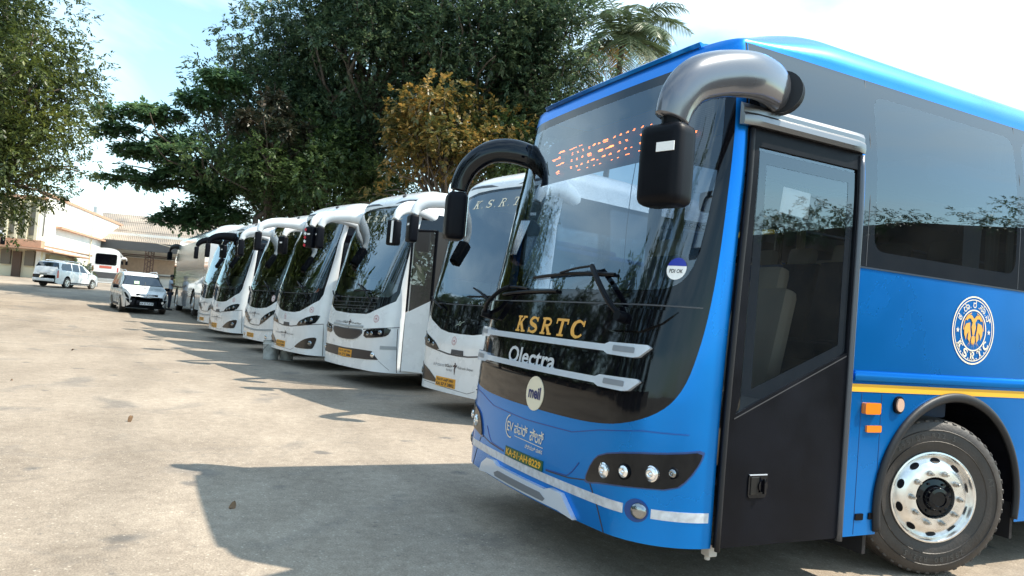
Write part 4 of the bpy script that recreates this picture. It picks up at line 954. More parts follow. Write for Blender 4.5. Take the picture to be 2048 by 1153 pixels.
def coaches():
    T = rad(12)
    out = []
    o = coach('A', (-9.84, 4.2, 0), T, 'white coach standing right beside the blue one, plate ending 3883, yellow curtain behind its windscreen', 'KA 57 F 3883')
    curtain(o, (.28, 1.15), (.62, 1.15), 1.62, 2.3, YCURT, 4, .03)
    patch(WHITE, rrect(.72, 2.05, .80, 2.75, .01), WHITEV, 'glass_sticker', o, -.01, 0, .1)
    o = coach('B', (-13.81, 3.606, 0), T, 'white coach with dark slatted grille under the windscreen and its front door swung open', 'KA 57 F 3886')
    # open door leaf
    bm = bmesh.new()
    vs = [(1.34, .44, .36), (1.76, .66, .36), (1.76, .66, 1.62), (1.34, .44, 1.38)]
    f = [bm.verts.new(v) for v in vs]; d = Vector((-.015, .035, 0)); k = [bm.verts.new(Vector(v)+d) for v in vs]
    bm.faces.new(f); bm.faces.new(k[::-1])
    for i in range(4): bm.faces.new((f[i], k[i], k[(i+1) % 4], f[(i+1) % 4]))
    bmesh.ops.recalc_face_normals(bm, faces=bm.faces); dl = bobj('door_leaf', bm, WHITEP, o)
    bm = bmesh.new(); gs = [(1.34, .44, 1.40), (1.76, .66, 1.64), (1.76, .66, 2.85), (1.34, .44, 2.85)]
    bm.faces.new([bm.verts.new(Vector(v)+d*.5) for v in gs]); bobj('leaf_glass', bm, DOORG, dl)
    bm = bmesh.new()
    for a, b_ in ((gs[0], gs[3]), (gs[1], gs[2]), (gs[2], gs[3])): cyl(bm, Vector(a)+d*.5, Vector(b_)+d*.5, .022, n=8)
    cyl(bm, (1.78, .68, .35), (1.78, .68, 2.86), .02, n=8); bobj('leaf_frame', bm, BLACKM, dl)
    bm = bmesh.new(); box(bm, (1.285, 1.0, 1.65), (.012, .92, 2.5)); bobj('doorway_shade', bm, mat('interior_shade', (.01, .012, .014), .7), o)  # thin dark sheet, coloured as the shaded interior of the open doorway
    bm = bmesh.new(); 
    for z in (.42, .75): box(bm, (1.32, 1.0, z), (.12, .8, .05), .01)
    bobj('door_step', bm, SILVER, o)
    o = coach('A', (-16.97, 3.09, 0), T, 'white coach with red striped mirror and orange triangle in windscreen, plastic tubs at its bumper', 'KA 57 F 3890', letters=False, mdy=-.25)
    W3 = o
    M = Matrix.Translation((-1.5, -.03, 2.74)) @ Matrix.Rotation(-rad(14), 4, 'Z')
    M2 = Matrix.Translation((1.5, -.28, 2.74)) @ Matrix.Rotation(rad(14), 4, 'Z')
    for i in range(5):
        bm = bmesh.new(); box(bm, (-.082, -.080, -.17+i*.08), (.06, .012, .05), .001, Matrix.Rotation(.5, 3, 'Y')); bmesh.ops.transform(bm, matrix=M2, verts=bm.verts)
        bobj('warning_stripe', bm, mat('red_tape', (.55, .03, .05), .4) if i % 2 == 0 else WHITEV, o)
    patch(WHITE, [(.93, 1.63), (1.10, 1.62), (1.06, 1.74)], mat('orange_sign', (.8, .12, .02), .5), 'warning_triangle', o, -.01, 0, .05)
    C4 = coach('C', (-20.32, 2.88, G(-20.32)), T, 'white coach with slanting slit headlights, second one beyond the plastic tubs', None, letters=True)
    o = coach('A', (-24.05, 2.33, G(-24.05)), T, 'white coach with one black mirror arm, between the two coaches with slanting slit headlights', None, letters=False)
    for ch in [c for c in o.children if c.name.startswith('mirror_arm')][:0]: pass
    # black right mirror arm
    bl = [c for c in o.children if c.name.startswith('mirror_arm')]
    for c in bl:
        if c.data.vertices[0].co.x < 0: pass
        else: pass
    bl[-1].data = bl[-1].data.copy(); bl[-1].data.materials[0] = BLACKM
    o = copy_tree(C4); o.location = (-27.75, 2.25, G(-27.7)); retag(o, 'white coach at the far end of the slanting row, nearest the standing man')
    for c in o.children:
        if c.name.startswith('mirror_arm'): c.data = c.data.copy(); c.data.materials[0] = BLACKM
    # the coach turned side-on, the one behind the cars, and the one at the left edge
    S7 = mat('silver_white_paint', (.6, .63, .65), .15, .12, .8)
    o = coach('C', (-42.98, 3.04, G(-40)), rad(-86.5), 'silver white coach seen side-on, with the standing man at its front wheel', None, letters=False, armcol=BLACKM, sidecol=S7, sideglass=mat('green_reflection_window', (.05, .075, .065), .25, spec=.35), group=None)  # greenish window colour imitates mirrored trees, roughness blurs real reflections
    o = coach('A', (-97.0, -2.45, G(-80)-.25), rad(-91), 'white coach seen from behind in front of the bright building', None, letters=False, group=None); rear(o)
    o = coach('C', (-53.9, -8.75, G(-54)), rad(99), 'white coach cut off by the left edge of the picture', None, letters=False, group=None)
def rear(o):
    f = Flat((0, 11.965, 0), (-1, 0, 0), (0, 0, 1))
    yb = WHITE.p0(12.9, 1.5).y+.01; f.o.y = yb
    def pan(p, m, n, off): 
        mesh(n, [tuple(f.P(x, y, off)) for x, y in p], [tuple(range(len(p)))], m, o, smooth=False)
    pan(rrect(-.95, 2.1, .95, 3.2, .15), BLACKG, 'rear_window', .01)
    pan(rrect(-.55, 1.75, .55, 2.0, .03), mat('red_board', (.5, .12, .08), .5), 'rear_board', .012)
    pan([(-1.0, .75), (1.0, .75), (1.05, 1.35), (-1.05, 1.35)], GREYP, 'engine_grille', .012)
    pan([(-1.15, .45), (1.15, .45), (1.15, .68), (-1.15, .68)], mat('soft_grey', (.35, .37, .38), .5), 'rear_bumper', .02)
    for g in (1, -1): pan(rrect(g*1.1-.06, 1.4, g*1.1+.06, 1.9, .02), mat('tail_red', (.5, .03, .02), .3, coat=1), 'tail_lamp', .014)
# ---------------------------------------------------------------- cars: body surface P(s, v), s along the length, v round the section (0 sill .. 1 roof centre, sign = side)
class CarSurf:
    def __init__(S, L, W, top, belt, zb=.22, inset=.20, nose=.28, tail=.1):
        S.L, S.W, S.top, S.belt, S.zb, S.inset, S.nose, S.tail = L, W, top, belt, zb, inset, nose, tail
    def p0(S, s, v):
        g = 1 if v >= 0 else -1; v = abs(v); t = s/S.L
        zt = interp(S.top, t); be = min(interp(S.belt, t), zt-.02)
        w = S.W/2*(1-S.nose*max(0, (.16-t)/.16)**2.2-S.tail*max(0, (t-.88)/.12)**2)
        zb = S.zb+.12*max(0, (.06-t)/.06)+.08*max(0, (t-.95)/.05)
        if v < .45:
            q = v/.45; z = zb+(be-zb)*q; x = w*(1-.05*(1-q)**2-.035*q**3)
        elif v < .8:
            q = (v-.45)/.35; h = max(0, zt-be); ins = S.inset*min(1, h/.45); z = be+(zt-be)*.93*q; x = w*.965*(1-ins*q**1.1)
        else:
            q = (v-.8)/.2; h = max(0, zt-be); ins = S.inset*min(1, h/.45); x0 = w*.965*(1-ins); x = x0*math.cos(q*math.pi/2); z = be+(zt-be)*(.93+.07*math.sin(q*math.pi/2))
        bow = .10*math.cos(min(1, abs(x)/(S.W/2))*math.pi/2)   # rounded nose and tail in plan
        y = s-bow*max(0, 1-t/.25)+bow*max(0, (t-.75)/.25)
        return Vector((g*x, y, z))
    def N(S, s, v):
        e = .01*S.L/4; d = .01; v1, v2 = v-d, v+d
        if v*v1 < 0: v1 = v
        if v2 > 1: v2 = 1
        if v1 < -1: v1 = -1
        s1, s2 = max(0, s-e), min(S.L, s+e)
        a = S.p0(s2, v)-S.p0(s1, v); b = S.p0(s, v2)-S.p0(s, v1)
        n = a.cross(b)*(1 if v >= 0 else -1)
        n = -n if v < 0 and False else n
        return n.normalized() if n.length > 1e-9 else Vector((0, 0, 1))
    def P(S, s, v, off=0.): return S.p0(s, v)+S.N(s, v)*off
def car_shell(S, regs, body, R, arches):
    """mesh each side (v 0..1) separately; regs: (name, poly in (s,v), material, both sides joined over roof?)"""
    n = 72; vv = [i/26 for i in range(27)]; ss = [S.L*i/n for i in range(n+1)]
    V, Fc = cdt([(s, v) for s in ss for v in vv], [[(0, 0), (S.L, 0), (S.L, 1), (0, 1)]]+[dens(p, .1) for _, p, _, _ in regs]+[dens(a, .1) for a in arches])
    gr = {}
    for f in Fc:
        c = (sum(V[i].x for i in f)/3, sum(V[i].y for i in f)/3)
        if any(inside(c, a) for a in arches): continue
        k = next((i for i, r in enumerate(regs) if inside(c, r[1])), -1); gr.setdefault(k, []).append(f)
    for k, fs in gr.items():
        name, m, joined = ('body', body, True) if k < 0 else (regs[k][0], regs[k][2], regs[k][3])
        sets = []
        for g in (1, -1):
            ix = {}; vs = []; ns = []
            for f in fs:
                for i in f:
                    if i not in ix:
                        ix[i] = len(vs); s, v = V[i].x, V[i].y; p = S.p0(s, v); q = S.N(s, max(v, .002)); vs.append(Vector((g*p.x, p.y, p.z)))
                        q = q if q.dot(Vector((p.x, 0, .3))) > -9 else q
                        ns.append(Vector((g*q.x, q.y, q.z)))
            F2 = [[ix[i] for i in f] for f in fs]
            sets.append((vs, F2, ns))
        def fixed(vs, F2, ns):
            out = []
            for f in F2:
                a, b, c = (vs[i] for i in f[:3]); nn = (b-a).cross(c-a)
                out.append(f if nn.dot(ns[f[0]]+ns[f[1]]+ns[f[2]]) > 0 else f[::-1])
            return out
        for i in range(2):
            vs, F2, ns = sets[i]
            ctr = Vector((0, S.L/2, .8)); s_ = sum((ns[j].dot(vs[j]-ctr) for j in range(0, len(vs), max(1, len(vs)//40))))
            if s_ < 0: ns = [-q for q in ns]
            sets[i] = (vs, fixed(vs, F2, ns), ns)
        if joined:
            a, b = sets; o = len(a[0]); mesh(name, a[0]+b[0], a[1]+[[i+o for i in f] for f in b[1]], m, R, normals=a[2]+b[2])
        else:
            for vs, F2, ns in sets: mesh(name, vs, F2, m, R, normals=ns)
def car_wheel(R, x, y, r=.34, w=.22):
    g = 1 if x > 0 else -1; M = Matrix.Translation((x, y, r)) @ Matrix(((0, 0, g, 0), (1, 0, 0, 0), (0, 1, 0, 0), (0, 0, 0, 1)))
    bm = bmesh.new(); lathe(bm, [(.0, -w/2), (r*.9, -w/2), (r, -w/2+.03), (r, w/2-.03), (r*.93, w/2), (r*.66, w/2), (r*.62, w/2-.03), (0, w/2-.05)], M, 32); bmesh.ops.recalc_face_normals(bm, faces=bm.faces); o = bobj('wheel', bm, TYRE, R, auto=35)
    bm = bmesh.new()
    lathe(bm, [(r*.64, w/2-.02), (r*.66, w/2+.004), (r*.60, w/2+.002), (r*.58, w/2-.03)], M, 32)
    for i in range(5):
        a = 2*math.pi*i/5
        for d in (-.13, .13):
            c = M @ Vector((r*.05*math.cos(a), r*.05*math.sin(a), w/2-.005)); e = M @ Vector((r*.62*math.cos(a+d), r*.62*math.sin(a+d), w/2-.012)); cyl(bm, c, e, .028, .02, 6)
    lathe(bm, [(0, w/2+.01), (r*.15, w/2+.006), (r*.17, w/2-.03)], M, 16)
    bobj('rim', bm, ALU, o, auto=40)
def mpv(loc, rz, label, kind):
    R = empty('car', loc, rz, label, 'car', None)
    if kind == 'new':
        top = [(0, .72), (.02, .86), (.06, .98), (.15, 1.06), (.23, 1.12), (.27, 1.20), (.36, 1.56), (.42, 1.70), (.5, 1.765), (.7, 1.79), (.88, 1.74), (.93, 1.66), (.975, 1.2), (1, .85)]
    else:
        top = [(0, .70), (.02, .80), (.06, .92), (.15, 1.02), (.21, 1.08), (.25, 1.15), (.36, 1.55), (.42, 1.67), (.5, 1.73), (.7, 1.76), (.90, 1.72), (.94, 1.66), (.985, 1.1), (1, .8)]
    belt = [(0, .62), (.06, .86), (.25, 1.03), (.6, 1.08), (.97, 1.12), (1, .72)]
    S = CarSurf(4.72, 1.83, top, belt, .24)
    L_ = S.L
    ar = [[(yc-.40, 0)]+[(yc-.40*math.cos(rad(a)), .30*math.sin(rad(a))) for a in range(0, 181, 15)]+[(yc+.40, 0)] for yc in (.92, 3.66)]
    regs = [('windshield', [(1.26, .80), (1.22, 1.01), (1.76, 1.01), (1.84, .80)], DARKG, True),
            ('rear_window', [(4.37, .78), (4.37, 1.01), (4.55, 1.01), (4.56, .55), (4.47, .55)], DARKG, True),
            ('side_window', [(1.46, .485), (1.93, .77), (2.36, .77), (2.36, .485)], DARKG, False), ('side_window', [(2.42, .485), (2.42, .77), (3.14, .77), (3.14, .485)], DARKG, False), ('side_window', [(3.22, .485), (3.22, .77), (4.10, .75), (4.28, .60), (4.24, .485)], DARKG, False)]
    if kind == 'new': regs.append(('headlight', [(.04, .42), (.10, .34), (.22, .34), (.40, .43), (.30, .47), (.10, .47)], BLACKG, False))
    regs.append(('tail_lamp', [(4.50, .20), (4.50, .52), (4.60, .52), (4.66, .40), (4.66, .22)], mat('tail_red', (.5, .03, .02), .3, coat=1), False))
    car_shell(S, regs, WHITEP, R, ar)
    b = bmesh.new(); box(b, (0, L_/2, .40), (1.55, L_-.35, .35)); box(b, (0, L_/2+.2, .9), (1.4, 2.6, .6)); bobj('chassis', b, BLACKM, R)
    for x in (.80, -.80):
        for y in (.92, 3.66): car_wheel(R, x, y)
    for g in (1, -1):
        b = bmesh.new(); box(b, (g*1.03, 1.50, 1.08), (.22, .12, .15), .04, None, 3); cyl(b, (g*.90, 1.50, 1.03), (g*1.0, 1.50, 1.05), .03, n=8); bobj('door_mirror', b, WHITEP if kind != 'new' else BLACKM, R, auto=50)
        b = bmesh.new()
        for y in (2.2, 3.0): box(b, (g*.905, y, .98), (.03, .18, .03), .01)
        bobj('door_handle', b, CHROME if kind == 'new' else WHITEP, R)
        b = bmesh.new(); tube(b, [(g*.62, 1.9, 1.76, .018), (g*.63, 2.2, 1.82, .018), (g*.63, 3.6, 1.82, .018), (g*.62, 3.9, 1.78, .018)], 8, 4); bobj('roof_rail', b, SILVER, R, smooth=True)
    b = bmesh.new(); 
    for g in (1, -1): box(b, (g*.90, 2.3, .34), (.06, 2.0, .10), .02)
    bobj('side_skirt', b, GREYP, R, auto=50)
    if kind == 'new':
        b = bmesh.new()
        for z, w_ in ((.80, .98), (.745, .94), (.69, .88)): tube(b, [(-w_/2, .045, z+.01, .014), (-w_/4, -.062, z, .014), (0, -.085, z, .014), (w_/4, -.062, z, .014), (w_/2, .045, z+.01, .014)], 8, 4)
        g_ = bobj('grille_bars', b, CHROME, R, smooth=True)
        b = bmesh.new(); box(b, (0, -.03, .745), (.84, .06, .17), .02); bobj('grille', b, BLACKM, R)
        b = bmesh.new(); M = Matrix.Translation((0, -.10, .745)) @ Matrix.Rotation(rad(90), 4, 'X'); lathe(b, [(.05, 0), (.062, .006), (.074, 0)], M, 24); lathe(b, [(.02, 0), (.027, .006), (.034, 0)], M, 20); bobj('maker_badge', b, CHROME, R, smooth=True)
        b = bmesh.new(); box(b, (0, -.06, .46), (.78, .07, .17), .03); bobj('lower_intake', b, BLACKM, R, auto=40)
        for g in (1, -1):
            b = bmesh.new(); vs = [b.verts.new(Vector(v)) for v in ((g*.44, -.065, .62), (g*.80, .07, .60), (g*.74, .04, .50), (g*.60, -.02, .36), (g*.50, -.055, .36))]; b.faces.new(vs); bmesh.ops.recalc_face_normals(b, faces=b.faces)
            r = bmesh.ops.extrude_face_region(b, geom=b.faces[:]); bmesh.ops.translate(b, vec=(0, -.035, 0), verts=[v for v in r['geom'] if isinstance(v, bmesh.types.BMVert)]); bmesh.ops.recalc_face_normals(b, faces=b.faces)
            bobj('fog_lamp_bezel', b, BLACKM, R)
            b = bmesh.new(); cyl(b, (g*.62, -.07, .50), (g*.62, -.03, .50), .05, n=18); bobj('fog_lamp', b, CHROME, R)
            b = bmesh.new(); box(b, (g*.62, .16, .79), (.16, .10, .07), .02, Matrix.Rotation(g*-.5, 3, 'Z')); bobj('headlight_lens', b, mat('headlamp_glass', (.5, .52, .55), .08, .5, 1), R, auto=40)
        b = bmesh.new(); box(b, (0, -.115, .43), (.52, .02, .12), .004); pl = bobj('licence_plate', b, WHITEV, R)
        f = Flat((0, -.127, .43), (1, 0, 0), (0, 0, 1)); text_on(f, 'KA 57 F 8155', -.24, -.04, .24, .04, DARKV, 'plate_lettering', pl, .001, .03)
        b = bmesh.new(); cyl(b, (-.02, .62, 1.06), (.0, .75, 1.34), .012, n=6); cyl(b, (0, .62, 1.04), (0, .62, 1.08), .03, n=10); bobj('flag_staff', b, CHROME, R)
        b = bmesh.new(); box(b, (-.25, 1.32, 1.30), (.20, .005, .14), 0, Matrix.Rotation(rad(-28), 3, 'X')); bobj('windshield_permit', b, mat('permit_green', (.5, .75, .45), .5), R)
    else:
        b = bmesh.new(); box(b, (0, L_+.075, .46), (1.5, .12, .2), .05, None, 3); bobj('rear_bumper', b, WHITEP, R, auto=50)
        b = bmesh.new(); box(b, (0, L_+.12, .82), (.52, .02, .13), .004); bobj('licence_plate', b, mat('plate_dim', (.3, .3, .28), .5), R)
        b = bmesh.new(); box(b, (0, L_+.10, .93), (.95, .03, .03), .01); bobj('chrome_strip', b, CHROME, R)
    return R
def jeep(loc, rz):
    R = empty('van', loc, rz, 'small white van with tall side windows, half hidden behind the front car', 'van', None)
    S = CarSurf(4.4, 1.8, [(0, .75), (.03, 1.0), (.22, 1.12), (.28, 1.2), (.33, 1.75), (.38, 1.88), (.6, 1.92), (.96, 1.90), (1, 1.1)], [(0, .7), (.25, 1.05), (1, 1.05)], .3, .08, .15, .03)
    regs = [('windshield', [(1.22, .8), (1.22, 1.01), (1.5, 1.01), (1.52, .8)], DARKG, True)]+[('side_window', rrect(a, .50, b_, .76, .03), mat('pale_glass', (.25, .32, .30), .1), False) for a, b_ in ((1.6, 2.25), (2.35, 3.2), (3.3, 4.15))]
    ar = [[(yc-.42, 0)]+[(yc-.42*math.cos(rad(a)), .32*math.sin(rad(a))) for a in range(0, 181, 15)]+[(yc+.42, 0)] for yc in (.85, 3.5)]
    car_shell(S, regs, WHITEP, R, ar)
    for x in (.78, -.78):
        for y in (.85, 3.5): car_wheel(R, x, y, .36)
    b = bmesh.new(); box(b, (0, 2.2, .5), (1.4, 4.0, .3)); bobj('chassis', b, BLACKM, R)
    for g in (1, -1):
        b = bmesh.new(); box(b, (g*1.0, 1.35, 1.25), (.16, .08, .2), .03); bobj('door_mirror', b, BLACKM, R)

# ---------------------------------------------------------------- the man, the tubs, litter
def skinned(name, joints, bones, m, parent=None, sub=2, root=0):
    me = bpy.data.meshes.new(name); me.from_pydata([j[:3] for j in joints], bones, []); me.materials.append(m)
    o = link(bpy.data.objects.new(name, me)); sk = o.modifiers.new('s', 'SKIN'); sk.use_smooth_shade = True
    for i, j in enumerate(joints): me.skin_vertices[0].data[i].radius = (j[3], j[4] if len(j) > 4 else j[3])
    me.skin_vertices[0].data[root].use_root = True
    s2 = o.modifiers.new('b', 'SUBSURF'); s2.levels = sub; s2.render_levels = sub
    dg = bpy.context.evaluated_depsgraph_get(); m2 = bpy.data.meshes.new_from_object(o.evaluated_get(dg)); m2.name = name
    COL.objects.unlink(o); bpy.data.objects.remove(o)
    m2.polygons.foreach_set('use_smooth', [True]*len(m2.polygons)); 
    if not m2.materials: m2.materials.append(m)
    return link(bpy.data.objects.new(name, m2), parent)
def man(loc, rz):
    """faces +Y in local space; right arm reaches forward to the wheel arch"""
    R = empty('person', loc, rz, 'man in a pale short-sleeved shirt and dark trousers, one arm out to the side-on coach', 'person', None)
    SK = mat('skin', (.13, .07, .045), .5); SH = mat('shirt_cloth', (.5, .56, .66), .8, var=.15, vscale=8); TR = mat('trouser_cloth', (.025, .03, .05), .8, var=.3, vscale=9); HR = mat('hair', (.008, .007, .006), .5); SHOE = mat('shoe', (.015, .012, .01), .4)
    J = [(0, 0, .93, .135, .10), (0, .01, 1.12, .125, .09), (0, .01, 1.32, .155, .10), (0, 0, 1.43, .10, .075), (0, .02, 1.50, .052), (0, .035, 1.58, .07, .085), (0, .04, 1.67, .068, .09),
         (.17, 0, 1.40, .06), (.28, .10, 1.20, .046), (.30, .33, 1.16, .035), (.30, .42, 1.17, .03, .018), (-.18, 0, 1.40, .06), (-.23, -.03, 1.13, .045), (-.20, .06, .90, .034), (-.19, .10, .82, .03, .018),
         (.095, 0, .86, .09), (.11, .02, .48, .06), (.12, 0, .10, .042), (.13, .10, .04, .04), (-.095, 0, .86, .09), (-.13, .01, .48, .06), (-.15, -.03, .10, .042), (-.16, .07, .04, .04)]
    B = [(0, 1), (1, 2), (2, 3), (3, 4), (4, 5), (5, 6), (2, 7), (7, 8), (8, 9), (9, 10), (2, 11), (11, 12), (12, 13), (13, 14), (0, 15), (15, 16), (16, 17), (17, 18), (0, 19), (19, 20), (20, 21), (21, 22)]
    for (hx, hy, hz), d in (((.30, .42, 1.17), Vector((0, 1, .05))), ((-.19, .10, .82), Vector((0, .3, -1)))):
        s_ = Vector((1, 0, 0)); base = 10 if hx > 0 else 14
        for k, (off, ln) in enumerate(((-.03, .07), (-.01, .08), (.01, .078), (.03, .062))):
            a = Vector((hx, hy, hz))+s_*off+d.normalized()*.04; b_ = a+d.normalized()*ln*.6+Vector((0, 0, -.008)); c = b_+d.normalized()*ln*.4+Vector((0, -.005, -.012))
            n = len(J); J += [(*a, .009), (*b_, .008), (*c, .007)]; B += [(base, n), (n, n+1), (n+1, n+2)]
        n = len(J); a = Vector((hx, hy, hz))-s_*.04*(1 if hx > 0 else -1); J += [(*a, .011), (*(a+d.normalized()*.04-s_*.015*(1 if hx > 0 else -1)), .009)]; B += [(base, n), (n, n+1)]
    skinned('body', J, B, SK, R, 1)
    s_ = [(0, 0, .90, .155, .115), (0, .01, 1.12, .15, .11), (0, .01, 1.33, .178, .118), (0, 0, 1.45, .09, .08), (.19, 0, 1.40, .078), (.255, .06, 1.26, .07), (-.20, 0, 1.40, .078), (-.225, -.02, 1.24, .07)]
    skinned('shirt', s_, [(0, 1), (1, 2), (2, 3), (2, 4), (4, 5), (2, 6), (6, 7)], SH, R, 2)
    t_ = [(0, 0, .92, .15, .115), (.095, 0, .82, .105), (.11, .02, .48, .078), (.12, 0, .10, .062), (-.095, 0, .82, .105), (-.13, .01, .48, .078), (-.15, -.03, .10, .062)]
    skinned('trousers', t_, [(0, 1), (1, 2), (2, 3), (0, 4), (4, 5), (5, 6)], TR, R, 2)
    bm = bmesh.new(); bmesh.ops.create_uvsphere(bm, u_segments=20, v_segments=12, radius=1, matrix=Matrix.Translation((0, .025, 1.665)) @ Matrix.Diagonal((.083, .098, .085, 1)))
    bmesh.ops.delete(bm, geom=[v for v in bm.verts if v.co.z < 1.62 and v.co.y > .02 or v.co.z < 1.595], context='VERTS'); bobj('hair', bm, HR, R, smooth=True)
    bm = bmesh.new(); cyl(bm, (0, .118, 1.63), (0, .135, 1.60), .012, .016, 8)
    for g in (1, -1): box(bm, (g*.078, .035, 1.62), (.015, .03, .05), .006)
    bobj('ears_and_nose', bm, SK, R, smooth=True)
    for x, y in ((.13, .04), (-.16, .01)):
        bm = bmesh.new(); box(bm, (x, y, .045), (.10, .27, .09), .035, None, 3); bobj('shoe', bm, SHOE, R, auto=60)
def tub(loc, r, h, label, rz=0.):
    R = empty('plastic_tub', loc, rz, label, 'bucket', 'plastic tubs by the bumper')
    m = mat('dirty_white_plastic', (.5, .5, .47), .5, var=.5, vscale=6, bump=.1)
    bm = bmesh.new(); lathe(bm, [(0, .01), (r*.86, .0), (r*.9, .02), (r*.98, h*.78), (r*1.04, h*.80), (r*1.04, h*.84), (r*1.0, h*.86), (r*1.01, h*.96), (r*1.05, h), (r*.99, h), (r*.95, h*.9), (r*.84, .04), (0, .03)], Matrix(), 40)
    bobj('tub_wall', bm, m, R, auto=40)
    bm = bmesh.new(); tube(bm, [(r*1.05*math.cos(a), r*1.05*math.sin(a), h*.84-h*.42*math.sin((a+2.6)/2.1*math.pi/1) if 0 else h*.84-.16*math.sin(math.pi*(i/8)), .004) for i, a in enumerate([rad(-150+i*15) for i in range(9)])], 6, 3); bobj('handle', bm, GREYP, R, smooth=True)
    return R
def litter():
    rnd = random.Random(5)
    m = mat('dry_leaf', (.18, .10, .045), .7, var=.5, vscale=20)
    spots = [(170, 840), (430, 848), (1000-505, 1010)]
    pts = [(-8.9, -2.35), (-9.1, .1), (-5.5, .75), (-12.5, -1.4), (-15.2, -2.2), (-18, -1)]
    for i, (x, y) in enumerate(pts):
        L_ = rnd.uniform(.04, .085); a = rnd.uniform(0, 6.28); vs = []; n = 8
        for k in range(n+1):
            t = k/n; wv = math.sin(t*math.pi)**.8*L_*.32; zz = .012+.02*math.sin(t*3.2+i)*(.6 if i > 1 else 1.6)+.01
            for g in (-1, 0, 1): vs.append((t*L_-L_/2, g*wv, zz+abs(g)*.012*math.sin(t*4+i)))
        fs = [(3*k+j, 3*k+3+j, 3*k+4+j, 3*k+1+j) for k in range(n) for j in (0, 1)]
        o = mesh('fallen_leaf', vs, fs, m); o.location = (x, y, G(x)); o.rotation_euler = (0, 0, a)
        tag(o, ['small curled dry leaf lying on the open concrete'][0], 'leaf', 'dry leaves scattered on the yard')
# ---------------------------------------------------------------- depot buildings
PLAS = mat('cream_plaster', (.74, .68, .5), .85, var=.12, vscale=.6)
PLAW = mat('white_plaster', (.8, .79, .74), .85, var=.08, vscale=.5)
TERR = mat('terracotta_band', (.5, .3, .2), .8, var=.2)
CONC = mat('weathered_concrete', (.16, .145, .125), .85, var=.3, vscale=1.2)
SHEET = mat('corrugated_roof', (.33, .27, .21), .7, var=.3, vscale=.35)
def wall_box(name, a, b, depth, z0, z1, m, parent, out=0.):
    """box whose outer face runs from a to b (seen left to right), depth away from the viewer"""
    a, b = Vector((*a, 0)), Vector((*b, 0)); d = (b-a).normalized(); n = Vector((d.y, -d.x, 0)); n = n if n.dot(-a) > 0 else -n
    bm = bmesh.new(); vs = [a+n*out, b+n*out, b-n*depth, a-n*depth]
    lo = [bm.verts.new((v.x, v.y, z0)) for v in vs]; hi = [bm.verts.new((v.x, v.y, z1)) for v in vs]
    bm.faces.new(lo); bm.faces.new(hi)
    for i in range(4): bm.faces.new((lo[i], lo[(i+1) % 4], hi[(i+1) % 4], hi[i]))
    bmesh.ops.recalc_face_normals(bm, faces=bm.faces); return bobj(name, bm, m, parent)
def lerp2(a, b, t): return (a[0]+(b[0]-a[0])*t, a[1]+(b[1]-a[1])*t)
